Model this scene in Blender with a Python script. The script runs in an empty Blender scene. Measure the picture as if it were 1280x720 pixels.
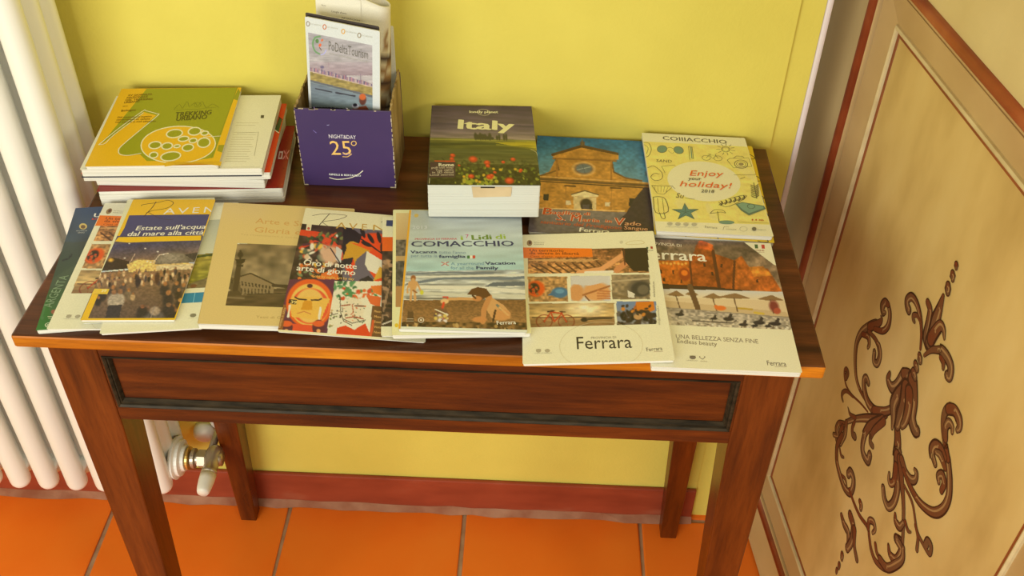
import bpy, bmesh, math, random
import numpy as np
from mathutils import Vector, Matrix, geometry

# ------------------------------------------------------------------ camera, world, lights, exposure
scene = bpy.context.scene
COL = scene.collection
cam_data = bpy.data.cameras.new('camera')
cam_data.sensor_width = 36.0
cam_data.lens = 36.0 * 1268.52 / 1280.0
cam = bpy.data.objects.new('camera', cam_data)
COL.objects.link(cam)
cam.location = (0.11228, -1.13023, 1.50428)
cam.rotation_euler = (0.858921, -0.017293, 0.038383)
scene.camera = cam

world = bpy.data.worlds.new('world')
scene.world = world
world.use_nodes = True
wbg = world.node_tree.nodes['Background']
wbg.inputs[0].default_value = (0.98, 0.93, 0.72, 1)
wbg.inputs[1].default_value = 0.34

def area_light(name, loc, target, size, power, color, size_y=None):
    d = bpy.data.lights.new(name, 'AREA')
    d.energy = power; d.color = color; d.size = size
    if size_y: d.shape = 'RECTANGLE'; d.size_y = size_y
    o = bpy.data.objects.new(name, d); COL.objects.link(o)
    o.location = loc
    o.rotation_euler = (Vector(target) - Vector(loc)).to_track_quat('-Z', 'Y').to_euler()
    return o
area_light('right_lamp', (1.35, -2.1, 1.55), (0, -0.1, 0.7), 0.35, 10, (1.0, 0.88, 0.62))
area_light('front_window', (-0.95, -2.3, 1.25), (-0.15, -0.1, 0.5), 1.5, 45, (0.99, 0.98, 0.86), 1.2)
area_light('ceiling_lamp', (0.35, -1.0, 2.75), (0.15, -0.2, 0.7), 0.5, 7, (1.0, 0.91, 0.60))
scene.view_settings.view_transform = 'Standard'
scene.view_settings.look = 'None'
scene.view_settings.exposure = -0.04
scene.view_settings.gamma = 1.0

H = 0.7910            # height of the table top
UN = (0.92, 0.80, 0.50)   # warm room light, divided out of the colours noted from the picture

# ------------------------------------------------------------------ helpers
def s2l(c):
    c = np.asarray(c, float) / 255.0
    return np.where(c <= 0.04045, c / 12.92, ((c + 0.055) / 1.055) ** 2.4)
def lin(c, k=1.0):
    """colour as noted (sRGB 0..255, under the warm room light) -> linear albedo"""
    return np.clip(s2l(c) / np.array(UN) * k, 0.004, 0.86)
def rgba(c): 
    l = lin(c); return (float(l[0]), float(l[1]), float(l[2]), 1)

def tag(o, label=None, cat=None, group=None, kind=None):
    if label: o['label'] = label
    if cat: o['category'] = cat
    if group: o['group'] = group
    if kind: o['kind'] = kind
    return o
def empty(name, loc=(0, 0, 0), rot=(0, 0, 0)):
    o = bpy.data.objects.new(name, None); COL.objects.link(o)
    o.empty_display_size = 0.05
    o.location = loc; o.rotation_euler = rot
    return o
def link(name, me, mat=None, parent=None):
    o = bpy.data.objects.new(name, me); COL.objects.link(o)
    if mat is not None:
        for m in (mat if isinstance(mat, (list, tuple)) else [mat]): me.materials.append(m)
    if parent is not None: o.parent = parent
    return o
def from_bm(name, bm, mat=None, parent=None, smooth=False):
    me = bpy.data.meshes.new(name)
    bmesh.ops.recalc_face_normals(bm, faces=bm.faces[:])
    bm.to_mesh(me); bm.free()
    if smooth:
        for p in me.polygons: p.use_smooth = True
    return link(name, me, mat, parent)
def bm_box(bm, x0, x1, y0, y1, z0, z1, bev=0.0, mi=0):
    vs = [bm.verts.new((x, y, z)) for z in (z0, z1) for y in (y0, y1) for x in (x0, x1)]
    fs = [(0, 2, 3, 1), (4, 5, 7, 6), (0, 1, 5, 4), (2, 6, 7, 3), (0, 4, 6, 2), (1, 3, 7, 5)]
    faces = [bm.faces.new([vs[i] for i in f]) for f in fs]
    for f in faces: f.material_index = mi
    if bev > 0:
        es = list({e for f in faces for e in f.edges})
        bmesh.ops.bevel(bm, geom=es, offset=bev, segments=2, affect='EDGES', profile=0.5)
    return faces
def box(name, x0, x1, y0, y1, z0, z1, mat, parent=None, bev=0.0):
    bm = bmesh.new(); bm_box(bm, x0, x1, y0, y1, z0, z1, bev)
    return from_bm(name, bm, mat, parent)
def bm_rev(bm, prof, origin, axis, seg=24, cap=True):
    """surface of revolution; prof = [(distance along axis, radius)]"""
    ax = Vector(axis).normalized(); o = Vector(origin)
    t = Vector((0, 0, 1)) if abs(ax.z) < 0.9 else Vector((1, 0, 0))
    e1 = ax.cross(t).normalized(); e2 = ax.cross(e1)
    rings = []
    for d, r in prof:
        c = o + ax * d
        if r < 1e-6: rings.append([bm.verts.new(c)])
        else: rings.append([bm.verts.new(c + (e1 * math.cos(a) + e2 * math.sin(a)) * r) for a in [2 * math.pi * k / seg for k in range(seg)]])
    for A, B in zip(rings, rings[1:]):
        if len(A) == 1 and len(B) == 1: continue
        for k in range(seg):
            k2 = (k + 1) % seg
            if len(A) == 1: bm.faces.new((A[0], B[k], B[k2]))
            elif len(B) == 1: bm.faces.new((A[k], A[k2], B[0]))
            else: bm.faces.new((A[k], A[k2], B[k2], B[k]))
    if cap:
        for r in (rings[0], rings[-1]):
            if len(r) > 2: bm.faces.new(r)
def capsule_prof(L, r, n=5):
    p = []
    for k in range(n + 1):
        a = math.pi / 2 * k / n; p.append((r - r * math.cos(a), r * math.sin(a)))
    for k in range(n + 1):
        a = math.pi / 2 * k / n; p.append((L - r + r * math.sin(a), r * math.cos(a)))
    return p
def smooth_curve(pts, n=6):
    out = []
    P = [np.array(p, float) for p in pts]
    for i in range(len(P) - 1):
        p0 = P[i - 1] if i else 2 * P[0] - P[1]; p1 = P[i]; p2 = P[i + 1]
        p3 = P[i + 2] if i + 2 < len(P) else 2 * P[-1] - P[-2]
        for k in range(n):
            t = k / n
            out.append(0.5 * ((2 * p1) + (-p0 + p2) * t + (2 * p0 - 5 * p1 + 4 * p2 - p3) * t * t + (-p0 + 3 * p1 - 3 * p2 + p3) * t ** 3))
    out.append(P[-1])
    return out

# ------------------------------------------------------------------ materials
def new_mat(name, rough=0.5, spec=0.5):
    m = bpy.data.materials.new(name); m.use_nodes = True
    nt = m.node_tree; b = nt.nodes['Principled BSDF']
    b.inputs['Roughness'].default_value = rough
    b.inputs['Specular IOR Level'].default_value = spec
    return m, nt, b
def noise_node(nt, scale, detail=3, coord='Object', mapscale=None, rough=0.5, rot=None):
    tc = nt.nodes.new('ShaderNodeTexCoord'); n = nt.nodes.new('ShaderNodeTexNoise')
    n.inputs['Scale'].default_value = scale; n.inputs['Detail'].default_value = detail
    n.inputs['Roughness'].default_value = rough
    mp = nt.nodes.new('ShaderNodeMapping')
    if mapscale: mp.inputs['Scale'].default_value = mapscale
    if rot: mp.inputs['Rotation'].default_value = rot
    nt.links.new(tc.outputs[coord], mp.inputs['Vector']); nt.links.new(mp.outputs['Vector'], n.inputs['Vector'])
    return n
def ramp(nt, src, stops):
    r = nt.nodes.new('ShaderNodeValToRGB')
    while len(r.color_ramp.elements) < len(stops): r.color_ramp.elements.new(0.5)
    for e, (p, c) in zip(r.color_ramp.elements, stops): e.position = p; e.color = c
    nt.links.new(src, r.inputs['Fac']); return r
def mixc(nt, fac, a, b, blend='MIX'):
    m = nt.nodes.new('ShaderNodeMix'); m.data_type = 'RGBA'; m.blend_type = blend
    for s, v in ((m.inputs[0], fac), (m.inputs[6], a), (m.inputs[7], b)):
        if hasattr(v, 'is_linked') or hasattr(v, 'links'): nt.links.new(v, s)
        else: s.default_value = v
    return m.outputs[2]
def bump(nt, b, h, strength, dist=0.002):
    n = nt.nodes.new('ShaderNodeBump'); n.inputs['Strength'].default_value = strength; n.inputs['Distance'].default_value = dist
    nt.links.new(h, n.inputs['Height']); nt.links.new(n.outputs['Normal'], b.inputs['Normal'])

def mottled(name, stops, scale, rough=0.6, spec=0.4, mapscale=None, bump_s=0.0, bump_scale=None, bd=0.002, detail=4):
    m, nt, b = new_mat(name, rough, spec)
    n = noise_node(nt, scale, detail, mapscale=mapscale)
    r = ramp(nt, n.outputs['Fac'], stops)
    nt.links.new(r.outputs['Color'], b.inputs['Base Color'])
    if bump_s:
        n2 = noise_node(nt, bump_scale or scale * 3, 3)
        bump(nt, b, n2.outputs['Fac'], bump_s, bd)
    return m
def wood(name, dark, mid, light, grain, rough=0.32):
    m, nt, b = new_mat(name, rough, 0.32)
    ms = {'x': (1.2, 14, 14), 'z': (14, 14, 1.2), 'y': (14, 1.2, 14)}[grain]
    n1 = noise_node(nt, 3.2, 6, mapscale=ms, rough=0.6)
    r1 = ramp(nt, n1.outputs['Fac'], [(0.28, rgba(dark)), (0.5, rgba(mid)), (0.75, rgba(light))])
    n2 = noise_node(nt, 2.3, 3, mapscale=tuple(1.0 if v < 2 else 3.0 for v in ms))
    r2 = ramp(nt, n2.outputs['Fac'], [(0.3, (0.62, 0.60, 0.58, 1)), (0.7, (1.12, 1.1, 1.08, 1))])
    n3 = noise_node(nt, 20, 4, mapscale=ms, rough=0.7)
    r3 = ramp(nt, n3.outputs['Fac'], [(0.35, (0.7, 0.66, 0.62, 1)), (0.55, (1, 1, 1, 1))])
    c = mixc(nt, 1.0, r1.outputs['Color'], r2.outputs['Color'], 'MULTIPLY')
    c = mixc(nt, 0.7, c, r3.outputs['Color'], 'MULTIPLY')
    nt.links.new(c, b.inputs['Base Color'])
    rr = ramp(nt, n2.outputs['Fac'], [(0.3, (rough * 0.8,) * 3 + (1,)), (0.7, (rough * 1.35,) * 3 + (1,))])
    nt.links.new(rr.outputs['Color'], b.inputs['Roughness'])
    bump(nt, b, n3.outputs['Fac'], 0.12, 0.001)
    return m
def print_mat(name, rough=0.32, spec=0.45):
    m, nt, b = new_mat(name, rough, spec)
    a = nt.nodes.new('ShaderNodeAttribute'); a.attribute_name = 'ink'
    n = noise_node(nt, 900, 2)
    r = ramp(nt, n.outputs['Fac'], [(0.3, (0.93, 0.93, 0.93, 1)), (0.7, (1.03, 1.03, 1.03, 1))])
    c = mixc(nt, 1.0, a.outputs['Color'], r.outputs['Color'], 'MULTIPLY')
    nt.links.new(c, b.inputs['Base Color'])
    return m
M = {}
M['wall'] = mottled('yellow_plaster', [(0.3, (0.70, 0.60, 0.112, 1)), (0.7, (0.77, 0.67, 0.135, 1))], 6, 0.75, 0.3, bump_s=0.28, bump_scale=170, bd=0.0016)
M['baseboard'] = mottled('oxblood_baseboard', [(0.3, (0.25, 0.042, 0.018, 1)), (0.6, (0.33, 0.06, 0.026, 1)), (0.8, (0.38, 0.11, 0.06, 1))], 9, 0.45, 0.4, mapscale=(1, 1, 3))
M['grout'] = mottled('grout', [(0.3, (0.33, 0.19, 0.10, 1)), (0.7, (0.48, 0.33, 0.20, 1))], 30, 0.9, 0.2)
M['tile'] = mottled('terracotta', [(0.25, (0.76, 0.145, 0.009, 1)), (0.5, (0.86, 0.180, 0.012, 1)), (0.8, (0.88, 0.22, 0.02, 1))], 5, 0.42, 0.45, bump_s=0.1, bump_scale=60)
M['table_top'] = wood('table_top_wood', (56, 27, 9), (92, 48, 18), (122, 66, 26), 'x', 0.28)
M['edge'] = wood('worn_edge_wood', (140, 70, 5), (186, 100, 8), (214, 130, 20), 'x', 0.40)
M['apron'] = wood('apron_wood', (56, 20, 3), (92, 37, 6), (128, 56, 10), 'x', 0.27)
M['leg'] = wood('leg_wood', (72, 28, 3), (108, 46, 7), (132, 60, 12), 'z', 0.33)
M['side'] = wood('side_wood', (74, 32, 12), (112, 52, 20), (140, 72, 30), 'y', 0.4)
M['bead'] = mottled('dark_bead', [(0.3, (0.012, 0.009, 0.005, 1)), (0.7, (0.05, 0.034, 0.018, 1))], 40, 0.55, 0.22, mapscale=(1, 4, 4))
M['radiator'] = mottled('radiator_enamel', [(0.3, (0.87, 0.87, 0.82, 1)), (0.7, (0.90, 0.90, 0.86, 1))], 4, 0.28, 0.5)
M['brass'] = mottled('brass', [(0.3, (0.65, 0.42, 0.10, 1)), (0.7, (0.8, 0.55, 0.16, 1))], 30, 0.35, 0.5)
M['brass'].node_tree.nodes['Principled BSDF'].inputs['Metallic'].default_value = 0.8
M['nickel'] = mottled('dull_nickel', [(0.3, (0.42, 0.36, 0.28, 1)), (0.7, (0.55, 0.48, 0.38, 1))], 40, 0.36, 0.5)
M['nickel'].node_tree.nodes['Principled BSDF'].inputs['Metallic'].default_value = 0.75
M['cap'] = mottled('white_plastic', [(0.3, (0.78, 0.76, 0.70, 1)), (0.7, (0.84, 0.82, 0.76, 1))], 30, 0.4, 0.5)
M['paper'] = mottled('page_paper', [(0.35, (0.66, 0.64, 0.58, 1)), (0.65, (0.83, 0.82, 0.77, 1))], 5, 0.7, 0.3, mapscale=(1, 1, 420), detail=2)
M['white_pages'] = mottled('white_pages', [(0.35, (0.58, 0.60, 0.56, 1)), (0.65, (0.65, 0.67, 0.64, 1))], 5, 0.7, 0.3, mapscale=(1, 1, 420), detail=2)
M['print'] = print_mat('coated_print')
M['matte_print'] = print_mat('matte_print', 0.6, 0.3)
M['panel'] = mottled('painted_panel', [(0.22, (0.44, 0.28, 0.09, 1)), (0.5, (0.64, 0.455, 0.18, 1)), (0.8, (0.74, 0.57, 0.26, 1))], 5.0, 0.55, 0.4, mapscale=(2.2, 1, 0.9), bump_s=0.1, bump_scale=150, bd=0.001)
M['stile'] = mottled('painted_stile', [(0.25, (0.56, 0.42, 0.19, 1)), (0.75, (0.72, 0.56, 0.29, 1))], 4, 0.55, 0.4, mapscale=(3, 1, 0.7), bump_s=0.1, bump_scale=140, bd=0.001)
M['rail'] = mottled('painted_rail', [(0.25, (0.56, 0.43, 0.20, 1)), (0.75, (0.68, 0.55, 0.29, 1))], 8, 0.6, 0.4, bump_s=0.2, bump_scale=120, bd=0.001)
M['bevel'] = mottled('painted_bevel', [(0.25, (0.44, 0.28, 0.12, 1)), (0.75, (0.62, 0.44, 0.22, 1))], 6, 0.5, 0.4, mapscale=(1, 1, 1))
M['red_mould'] = mottled('red_moulding', [(0.25, (0.17, 0.03, 0.010, 1)), (0.55, (0.30, 0.06, 0.018, 1)), (0.8, (0.42, 0.13, 0.05, 1))], 14, 0.4, 0.5)
M['red_line'] = mottled('red_line', [(0.25, (0.20, 0.05, 0.015, 1)), (0.75, (0.34, 0.10, 0.03, 1))], 14, 0.5, 0.4)
M['cream_bead'] = mottled('cream_bead', [(0.25, (0.50, 0.38, 0.20, 1)), (0.75, (0.74, 0.62, 0.38, 1))], 25, 0.5, 0.4)
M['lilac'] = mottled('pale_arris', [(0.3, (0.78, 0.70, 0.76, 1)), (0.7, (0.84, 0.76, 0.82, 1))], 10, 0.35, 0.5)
M['purple'] = mottled('purple_card', [(0.3, (0.045, 0.026, 0.115, 1)), (0.7, (0.065, 0.034, 0.135, 1))], 8, 0.45, 0.4)
M['kraft'] = mottled('scuffed_card', [(0.25, (0.10, 0.065, 0.03, 1)), (0.5, (0.30, 0.20, 0.08, 1)), (0.8, (0.55, 0.42, 0.2, 1))], 16, 0.5, 0.4, mapscale=(1, 3.5, 0.5))
M['card_edge'] = mottled('card_edge', [(0.3, (0.25, 0.18, 0.10, 1)), (0.7, (0.70, 0.62, 0.48, 1))], 60, 0.8, 0.2)
M['newsprint'] = print_mat('newsprint', 0.7, 0.2)

# ------------------------------------------------------------------ flat print: vector shapes and painted photo grids, coloured per vertex
def homography(src):
    """trace coordinates of a cover's corners (TL,TR,BR,BL) -> unit square, u right, v down"""
    dst = [(0, 0), (1, 0), (1, 1), (0, 1)]
    A = []; b = []
    for (x, y), (u, v) in zip(src, dst):
        A.append([x, y, 1, 0, 0, 0, -u * x, -u * y]); b.append(u)
        A.append([0, 0, 0, x, y, 1, -v * x, -v * y]); b.append(v)
    h = np.linalg.solve(np.array(A, float), np.array(b, float))
    return np.append(h, 1).reshape(3, 3)
def apply_h(Hm, x, y):
    d = Hm[2, 0] * x + Hm[2, 1] * y + Hm[2, 2]
    return (Hm[0, 0] * x + Hm[0, 1] * y + Hm[0, 2]) / d, (Hm[1, 0] * x + Hm[1, 1] * y + Hm[1, 2]) / d
def vnoise(X, Y, sx, sy, seed):
    rs = np.random.RandomState(seed); g = rs.rand(64, 64)
    x = np.asarray(X) / sx + seed * 3.7; y = np.asarray(Y) / sy + seed * 1.3
    xi = np.floor(x).astype(int); yi = np.floor(y).astype(int); fx = x - xi; fy = y - yi
    fx = fx * fx * (3 - 2 * fx); fy = fy * fy * (3 - 2 * fy)
    a = g[yi % 64, xi % 64]; b = g[yi % 64, (xi + 1) % 64]; c = g[(yi + 1) % 64, xi % 64]; d = g[(yi + 1) % 64, (xi + 1) % 64]
    return (a * (1 - fx) + b * fx) * (1 - fy) + (c * (1 - fx) + d * fx) * fy
class Paint:
    """a small photo painted on a grid; X,Y are trace coordinates of the grid points"""
    def __init__(s, X, Y): s.X = X; s.Y = Y; s.img = np.zeros(X.shape + (3,)) + 200.0
    def fill(s, m, c, a=1.0):
        m = (np.asarray(m, float) * a)[..., None]; s.img = s.img * (1 - m) + np.array(c, float) * m; return s
    def grad(s, y0, y1, c0, c1, m=None):
        t = np.clip((s.Y - y0) / (y1 - y0), 0, 1)[..., None]
        col = np.array(c0, float) * (1 - t) + np.array(c1, float) * t
        mm = ((s.Y >= y0) & (s.Y <= y1)) if m is None else m
        mm = mm.astype(float)[..., None]; s.img = s.img * (1 - mm) + col * mm; return s
    def ell(s, cx, cy, rx, ry, c, soft=0.15, rot=0.0, a=1.0):
        dx = s.X - cx; dy = s.Y - cy; co, si = math.cos(rot), math.sin(rot)
        d = np.sqrt(((dx * co + dy * si) / rx) ** 2 + ((-dx * si + dy * co) / ry) ** 2)
        return s.fill(np.clip((1 + soft - d) / (2 * soft), 0, 1), c, a)
    def poly(s, pts, c, a=1.0):
        ins = np.zeros(s.X.shape, bool); n = len(pts)
        for i in range(n):
            (x0, y0), (x1, y1) = pts[i], pts[(i + 1) % n]
            if y0 == y1: continue
            cond = ((y0 > s.Y) != (y1 > s.Y)) & (s.X < (x1 - x0) * (s.Y - y0) / (y1 - y0) + x0)
            ins ^= cond
        return s.fill(ins, c, a)
    def line(s, pts, w, c, a=1.0):
        d = np.full(s.X.shape, 1e9)
        for (x0, y0), (x1, y1) in zip(pts, pts[1:]):
            vx, vy = x1 - x0, y1 - y0; L = vx * vx + vy * vy + 1e-9
            t = np.clip(((s.X - x0) * vx + (s.Y - y0) * vy) / L, 0, 1)
            d = np.minimum(d, np.hypot(s.X - x0 - t * vx, s.Y - y0 - t * vy))
        return s.fill(np.clip(w / 2 + 0.7 - d, 0, 1), c, a)
    def mottle(s, sx, sy, amt, seed, m=None):
        n = (vnoise(s.X, s.Y, sx, sy, seed) - 0.5) * 2 * amt
        if m is not None: n = n * m
        s.img = np.clip(s.img * (1 + n[..., None]), 0, 255); return s
    def blobs(s, x0, x1, y0, y1, n, r, cols, seed, asp=1.0, a=1.0):
        rs = np.random.RandomState(seed)
        for k in range(n):
            s.ell(rs.uniform(x0, x1), rs.uniform(y0, y1), r * rs.uniform(0.5, 1.2), r * asp * rs.uniform(0.5, 1.2), cols[rs.randint(len(cols))], 0.25, rs.uniform(0, 3), a)
        return s

_text_cache = {}
def text_tris(body, shear=0.0, bold=0.0):
    key = (body, shear, bold)
    if key in _text_cache: return _text_cache[key]
    cu = bpy.data.curves.new('lettering', 'FONT'); cu.body = body; cu.size = 1.0; cu.resolution_u = 2
    cu.shear = shear; cu.offset = bold; cu.fill_mode = 'FRONT' if hasattr(cu, 'fill_mode') else cu.fill_mode
    ob = bpy.data.objects.new('lettering', cu)
    me = ob.to_mesh()
    me.calc_loop_triangles()
    V = np.array([v.co[:2] for v in me.vertices]) if len(me.vertices) else np.zeros((0, 2))
    T = np.array([t.vertices[:] for t in me.loop_triangles], int) if len(me.loop_triangles) else np.zeros((0, 3), int)
    ob.to_mesh_clear(); bpy.data.objects.remove(ob); bpy.data.curves.remove(cu)
    _text_cache[key] = (V, T); return V, T

class Art:
    """flat print on a sheet w x h metres; local x right, y up, origin at the sheet's centre"""
    def __init__(s, w, h, quad=None, base=(228, 214, 160), z=0.0, step=6e-6, corner=0.0015, ts=1.0):
        s.w, s.h, s.z, s.step, s.ts = w, h, z, step, ts
        s.V = []; s.F = []; s.C = []; s.n = 0
        s.Hm = homography(quad) if quad else None
        s.Hi = np.linalg.inv(s.Hm) if quad else None
        if base is not None:
            c = corner / w; d = corner / h
            pts = [(c, 0), (1 - c, 0), (1 - c * .3, d * .3), (1, d), (1, 1 - d), (1 - c * .3, 1 - d * .3), (1 - c, 1), (c, 1), (c * .3, 1 - d * .3), (0, 1 - d), (0, d), (c * .3, d * .3)]
            s.polyuv(pts, base)
    def uv(s, p):
        return p if s.Hm is None else apply_h(s.Hm, p[0], p[1])
    def add(s, V2, F, col):
        z = s.z; s.z += s.step
        for (u, v) in V2: s.V.append(((u - .5) * s.w, (.5 - v) * s.h, z))
        k = s.n; s.n += len(V2)
        for f in F: s.F.append(tuple(i + k for i in f))
        c = np.asarray(col, float)
        if c.ndim == 1: c = np.tile(c, (len(V2), 1))
        s.C.append(lin(c))
    def polyuv(s, pts, col):
        pts = [(min(max(u, 0), 1), min(max(v, 0), 1)) for u, v in pts]
        tri = geometry.tessellate_polygon([[Vector((u, v, 0)) for u, v in pts]])
        s.add(pts, [t[::-1] if True else t for t in tri], col)
    def poly(s, pts, col): s.polyuv([s.uv(p) for p in pts], col)
    def ell(s, cx, cy, rx, ry, col, rot=0.0, n=20):
        co, si = math.cos(rot), math.sin(rot)
        s.poly([(cx + rx * math.cos(a) * co - ry * math.sin(a) * si, cy + rx * math.cos(a) * si + ry * math.sin(a) * co) for a in [2 * math.pi * k / n for k in range(n)]], col)
    def ring(s, cx, cy, rx, ry, wd, col, n=24, rot=0.0):
        co, si = math.cos(rot), math.sin(rot)
        s.line([(cx + rx * math.cos(a) * co - ry * math.sin(a) * si, cy + rx * math.cos(a) * si + ry * math.sin(a) * co) for a in [2 * math.pi * k / n for k in range(n + 1)]], wd, col, 0)
    def line(s, pts, wd, col, sm=4):
        """stroke, wd in millimetres"""
        P = [np.array(s.uv(p)) * (s.w, s.h) for p in pts]
        if sm and len(P) > 2: P = smooth_curve(P, sm)
        wd = wd * 1e-3 / 2; V = []; F = []
        for i, p in enumerate(P):
            d = P[min(i + 1, len(P) - 1)] - P[max(i - 1, 0)]; L = np.hypot(*d) + 1e-12
            nrm = np.array((-d[1], d[0])) / L * wd
            for q in (p + nrm, p - nrm): V.append((min(max(q[0] / s.w, 0), 1), min(max(q[1] / s.h, 0), 1)))
        for i in range(len(P) - 1): F.append((2 * i, 2 * i + 1, 2 * i + 3, 2 * i + 2))
        s.add(V, F, col)
    def text(s, body, p, size, col, p2=None, shear=0.0, bold=0.0, rot=0.0, sx=1.0):
        """left baseline at p; if p2 is given the line is stretched to end there; size = cap height in mm"""
        V, T = text_tris(body, shear)
        if not len(V): return
        u, v = s.uv(p); x0, y0 = u * s.w, v * s.h
        k = size * s.ts * 1e-3 / 0.72
        W = V[:, 0].max()
        if p2 is not None:
            u2, v2 = s.uv(p2); dx, dy = u2 * s.w - x0, v2 * s.h - y0
            kx = math.hypot(dx, dy) / W; rot = math.atan2(dy, dx)
        else: kx = size * 1e-3 / 0.72 * sx
        co, si = math.cos(rot), math.sin(rot)
        # bold letters are struck two or three times, a hair apart
        for e in ((0,) if bold <= 0 else (-1, 1) if bold < .03 else (-1, 0, 1)):
            X = V[:, 0] * kx + e * bold * kx * 1.1; Y = -V[:, 1] * k + e * bold * k * .35
            PX = (x0 + X * co - Y * si) / s.w; PY = (y0 + X * si + Y * co) / s.h
            ok = (PX.clip(0, 1) == PX) & (PY.clip(0, 1) == PY)
            T2 = [t for t in T if ok[t].any()]
            s.add(list(zip(PX.clip(0.002, 0.998), PY.clip(0.002, 0.998))), T2, col)
    def grey(s, x0, x1, ys, wd, col):
        for y in ys: s.line([(x0, y), (x1, y)], wd, col, 0)
    def photo(s, u0, v0, u1, v1, fn, mm=0.8):
        nx = max(2, int((u1 - u0) * s.w * 1000 / mm)); ny = max(2, int((v1 - v0) * s.h * 1000 / mm))
        U, Vv = np.meshgrid(np.linspace(u0, u1, nx + 1), np.linspace(v0, v1, ny + 1))
        X, Y = apply_h(s.Hi, U, Vv) if s.Hi is not None else (U, Vv)
        p = Paint(X, Y); fn(p)
        img = np.clip(p.img, 0, 255).reshape(-1, 3)
        idx = np.arange((nx + 1) * (ny + 1)).reshape(ny + 1, nx + 1)
        F = np.stack([idx[:-1, :-1], idx[1:, :-1], idx[1:, 1:], idx[:-1, 1:]], -1).reshape(-1, 4)
        s.add(list(zip(U.ravel(), Vv.ravel())), F.tolist(), img)
    def build(s, name, parent, z, mat='print'):
        me = bpy.data.meshes.new(name)
        V = np.array(s.V); V[:, 2] += z
        me.from_pydata(V.tolist(), [], s.F); me.update()
        at = me.color_attributes.new('ink', 'FLOAT_COLOR', 'POINT')
        C = np.concatenate(s.C); C = np.c_[C, np.ones(len(C))].astype(np.float32)
        at.data.foreach_set('color', C.ravel())
        # all faces look up
        bad = [p.index for p in me.polygons if p.normal.z < 0]
        if bad: 
            bm = bmesh.new(); bm.from_mesh(me); bm.faces.ensure_lookup_table()
            bmesh.ops.reverse_faces(bm, faces=[bm.faces[i] for i in bad]); bm.to_mesh(me); bm.free()
        return link(name, me, M[mat], parent)

def page_block(name, w, h, t, parent, seed, leaf=0.0012, jit=0.0007, base_inset=0.0004, mat=None, corner=0.0015):
    """a wad of pages: thin sheets whose edges do not quite line up"""
    rs = random.Random(seed); bm = bmesh.new()
    n = max(2, min(14, int(round(t / leaf)))); dz = t / n
    for k in range(n):
        i = [base_inset + rs.random() * jit for _ in range(4)]
        x0, x1, y0, y1 = -w / 2 + i[0], w / 2 - i[1], -h / 2 + i[2], h / 2 - i[3]
        c = corner
        pts = [(x0 + c, y0), (x1 - c, y0), (x1 - c * .3, y0 + c * .3), (x1, y0 + c), (x1, y1 - c), (x1 - c * .3, y1 - c * .3), (x1 - c, y1), (x0 + c, y1), (x0 + c * .3, y1 - c * .3), (x0, y1 - c), (x0, y0 + c), (x0 + c * .3, y0 + c * .3)]
        za, zb = k * dz, (k + 1) * dz - min(dz * 0.06, 0.00005)
        lo = [bm.verts.new((x, y, za)) for x, y in pts]; hi = [bm.verts.new((x, y, zb)) for x, y in pts]
        bm.faces.new(lo[::-1]); bm.faces.new(hi)
        for a in range(len(pts)):
            b2 = (a + 1) % len(pts); bm.faces.new((lo[a], lo[b2], hi[b2], hi[a]))
    return from_bm(name, bm, mat or M['paper'], parent)
def pose(root, x, y, z, rot, a=0.0, b=0.0):
    """lay a sheet on the plane z = a x + b y + c, turned by rot"""
    n = Vector((-a, -b, 1)).normalized()
    ex = Vector((math.cos(rot), math.sin(rot), 0)); ex.z = a * ex.x + b * ex.y; ex.normalize()
    ey = n.cross(ex)
    m = Matrix(((ex.x, ey.x, n.x, x), (ex.y, ey.y, n.y, y), (ex.z, ey.z, n.z, z), (0, 0, 0, 1)))
    root.location = m.to_translation(); root.rotation_euler = m.to_euler()
COVER = 0.0004
def sheet_thing(name, label, cat, geo, art, seed, group=None, mat='print', pmat='paper', **kw):
    x, y, z, rot, w, h, t, a, b = geo
    r = empty(name); pose(r, x, y, z, rot, a, b); tag(r, label, cat, group)
    page_block('pages', w, h, t - COVER, r, seed, mat=M[pmat], **kw)
    art.build('cover', r, t - COVER + 0.0001, mat)
    return r

# ------------------------------------------------------------------ the setting
def struct(o): o['kind'] = 'structure'; return o
TOPZ = 2.7
struct(box('wall_back', -1.9, 0.417, 0.0, 0.14, 0.0, TOPZ, M['wall']))
# the doorway at the right end of the wall: a set-back strip, its pale rounded edge, and the recess behind
w_ = struct(box('trim_1', 0.417, 0.448, 0.005, 0.14, 0.0, TOPZ, M['wall']))
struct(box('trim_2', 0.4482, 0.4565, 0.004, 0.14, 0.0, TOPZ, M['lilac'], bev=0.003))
struct(box('wall_far', 0.417, 1.7, 0.52, 0.6, 0.0, TOPZ, M['wall']))
struct(box('wall_left', -2.0, -1.9, -2.4, 0.14, 0.0, TOPZ, M['wall']))
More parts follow.
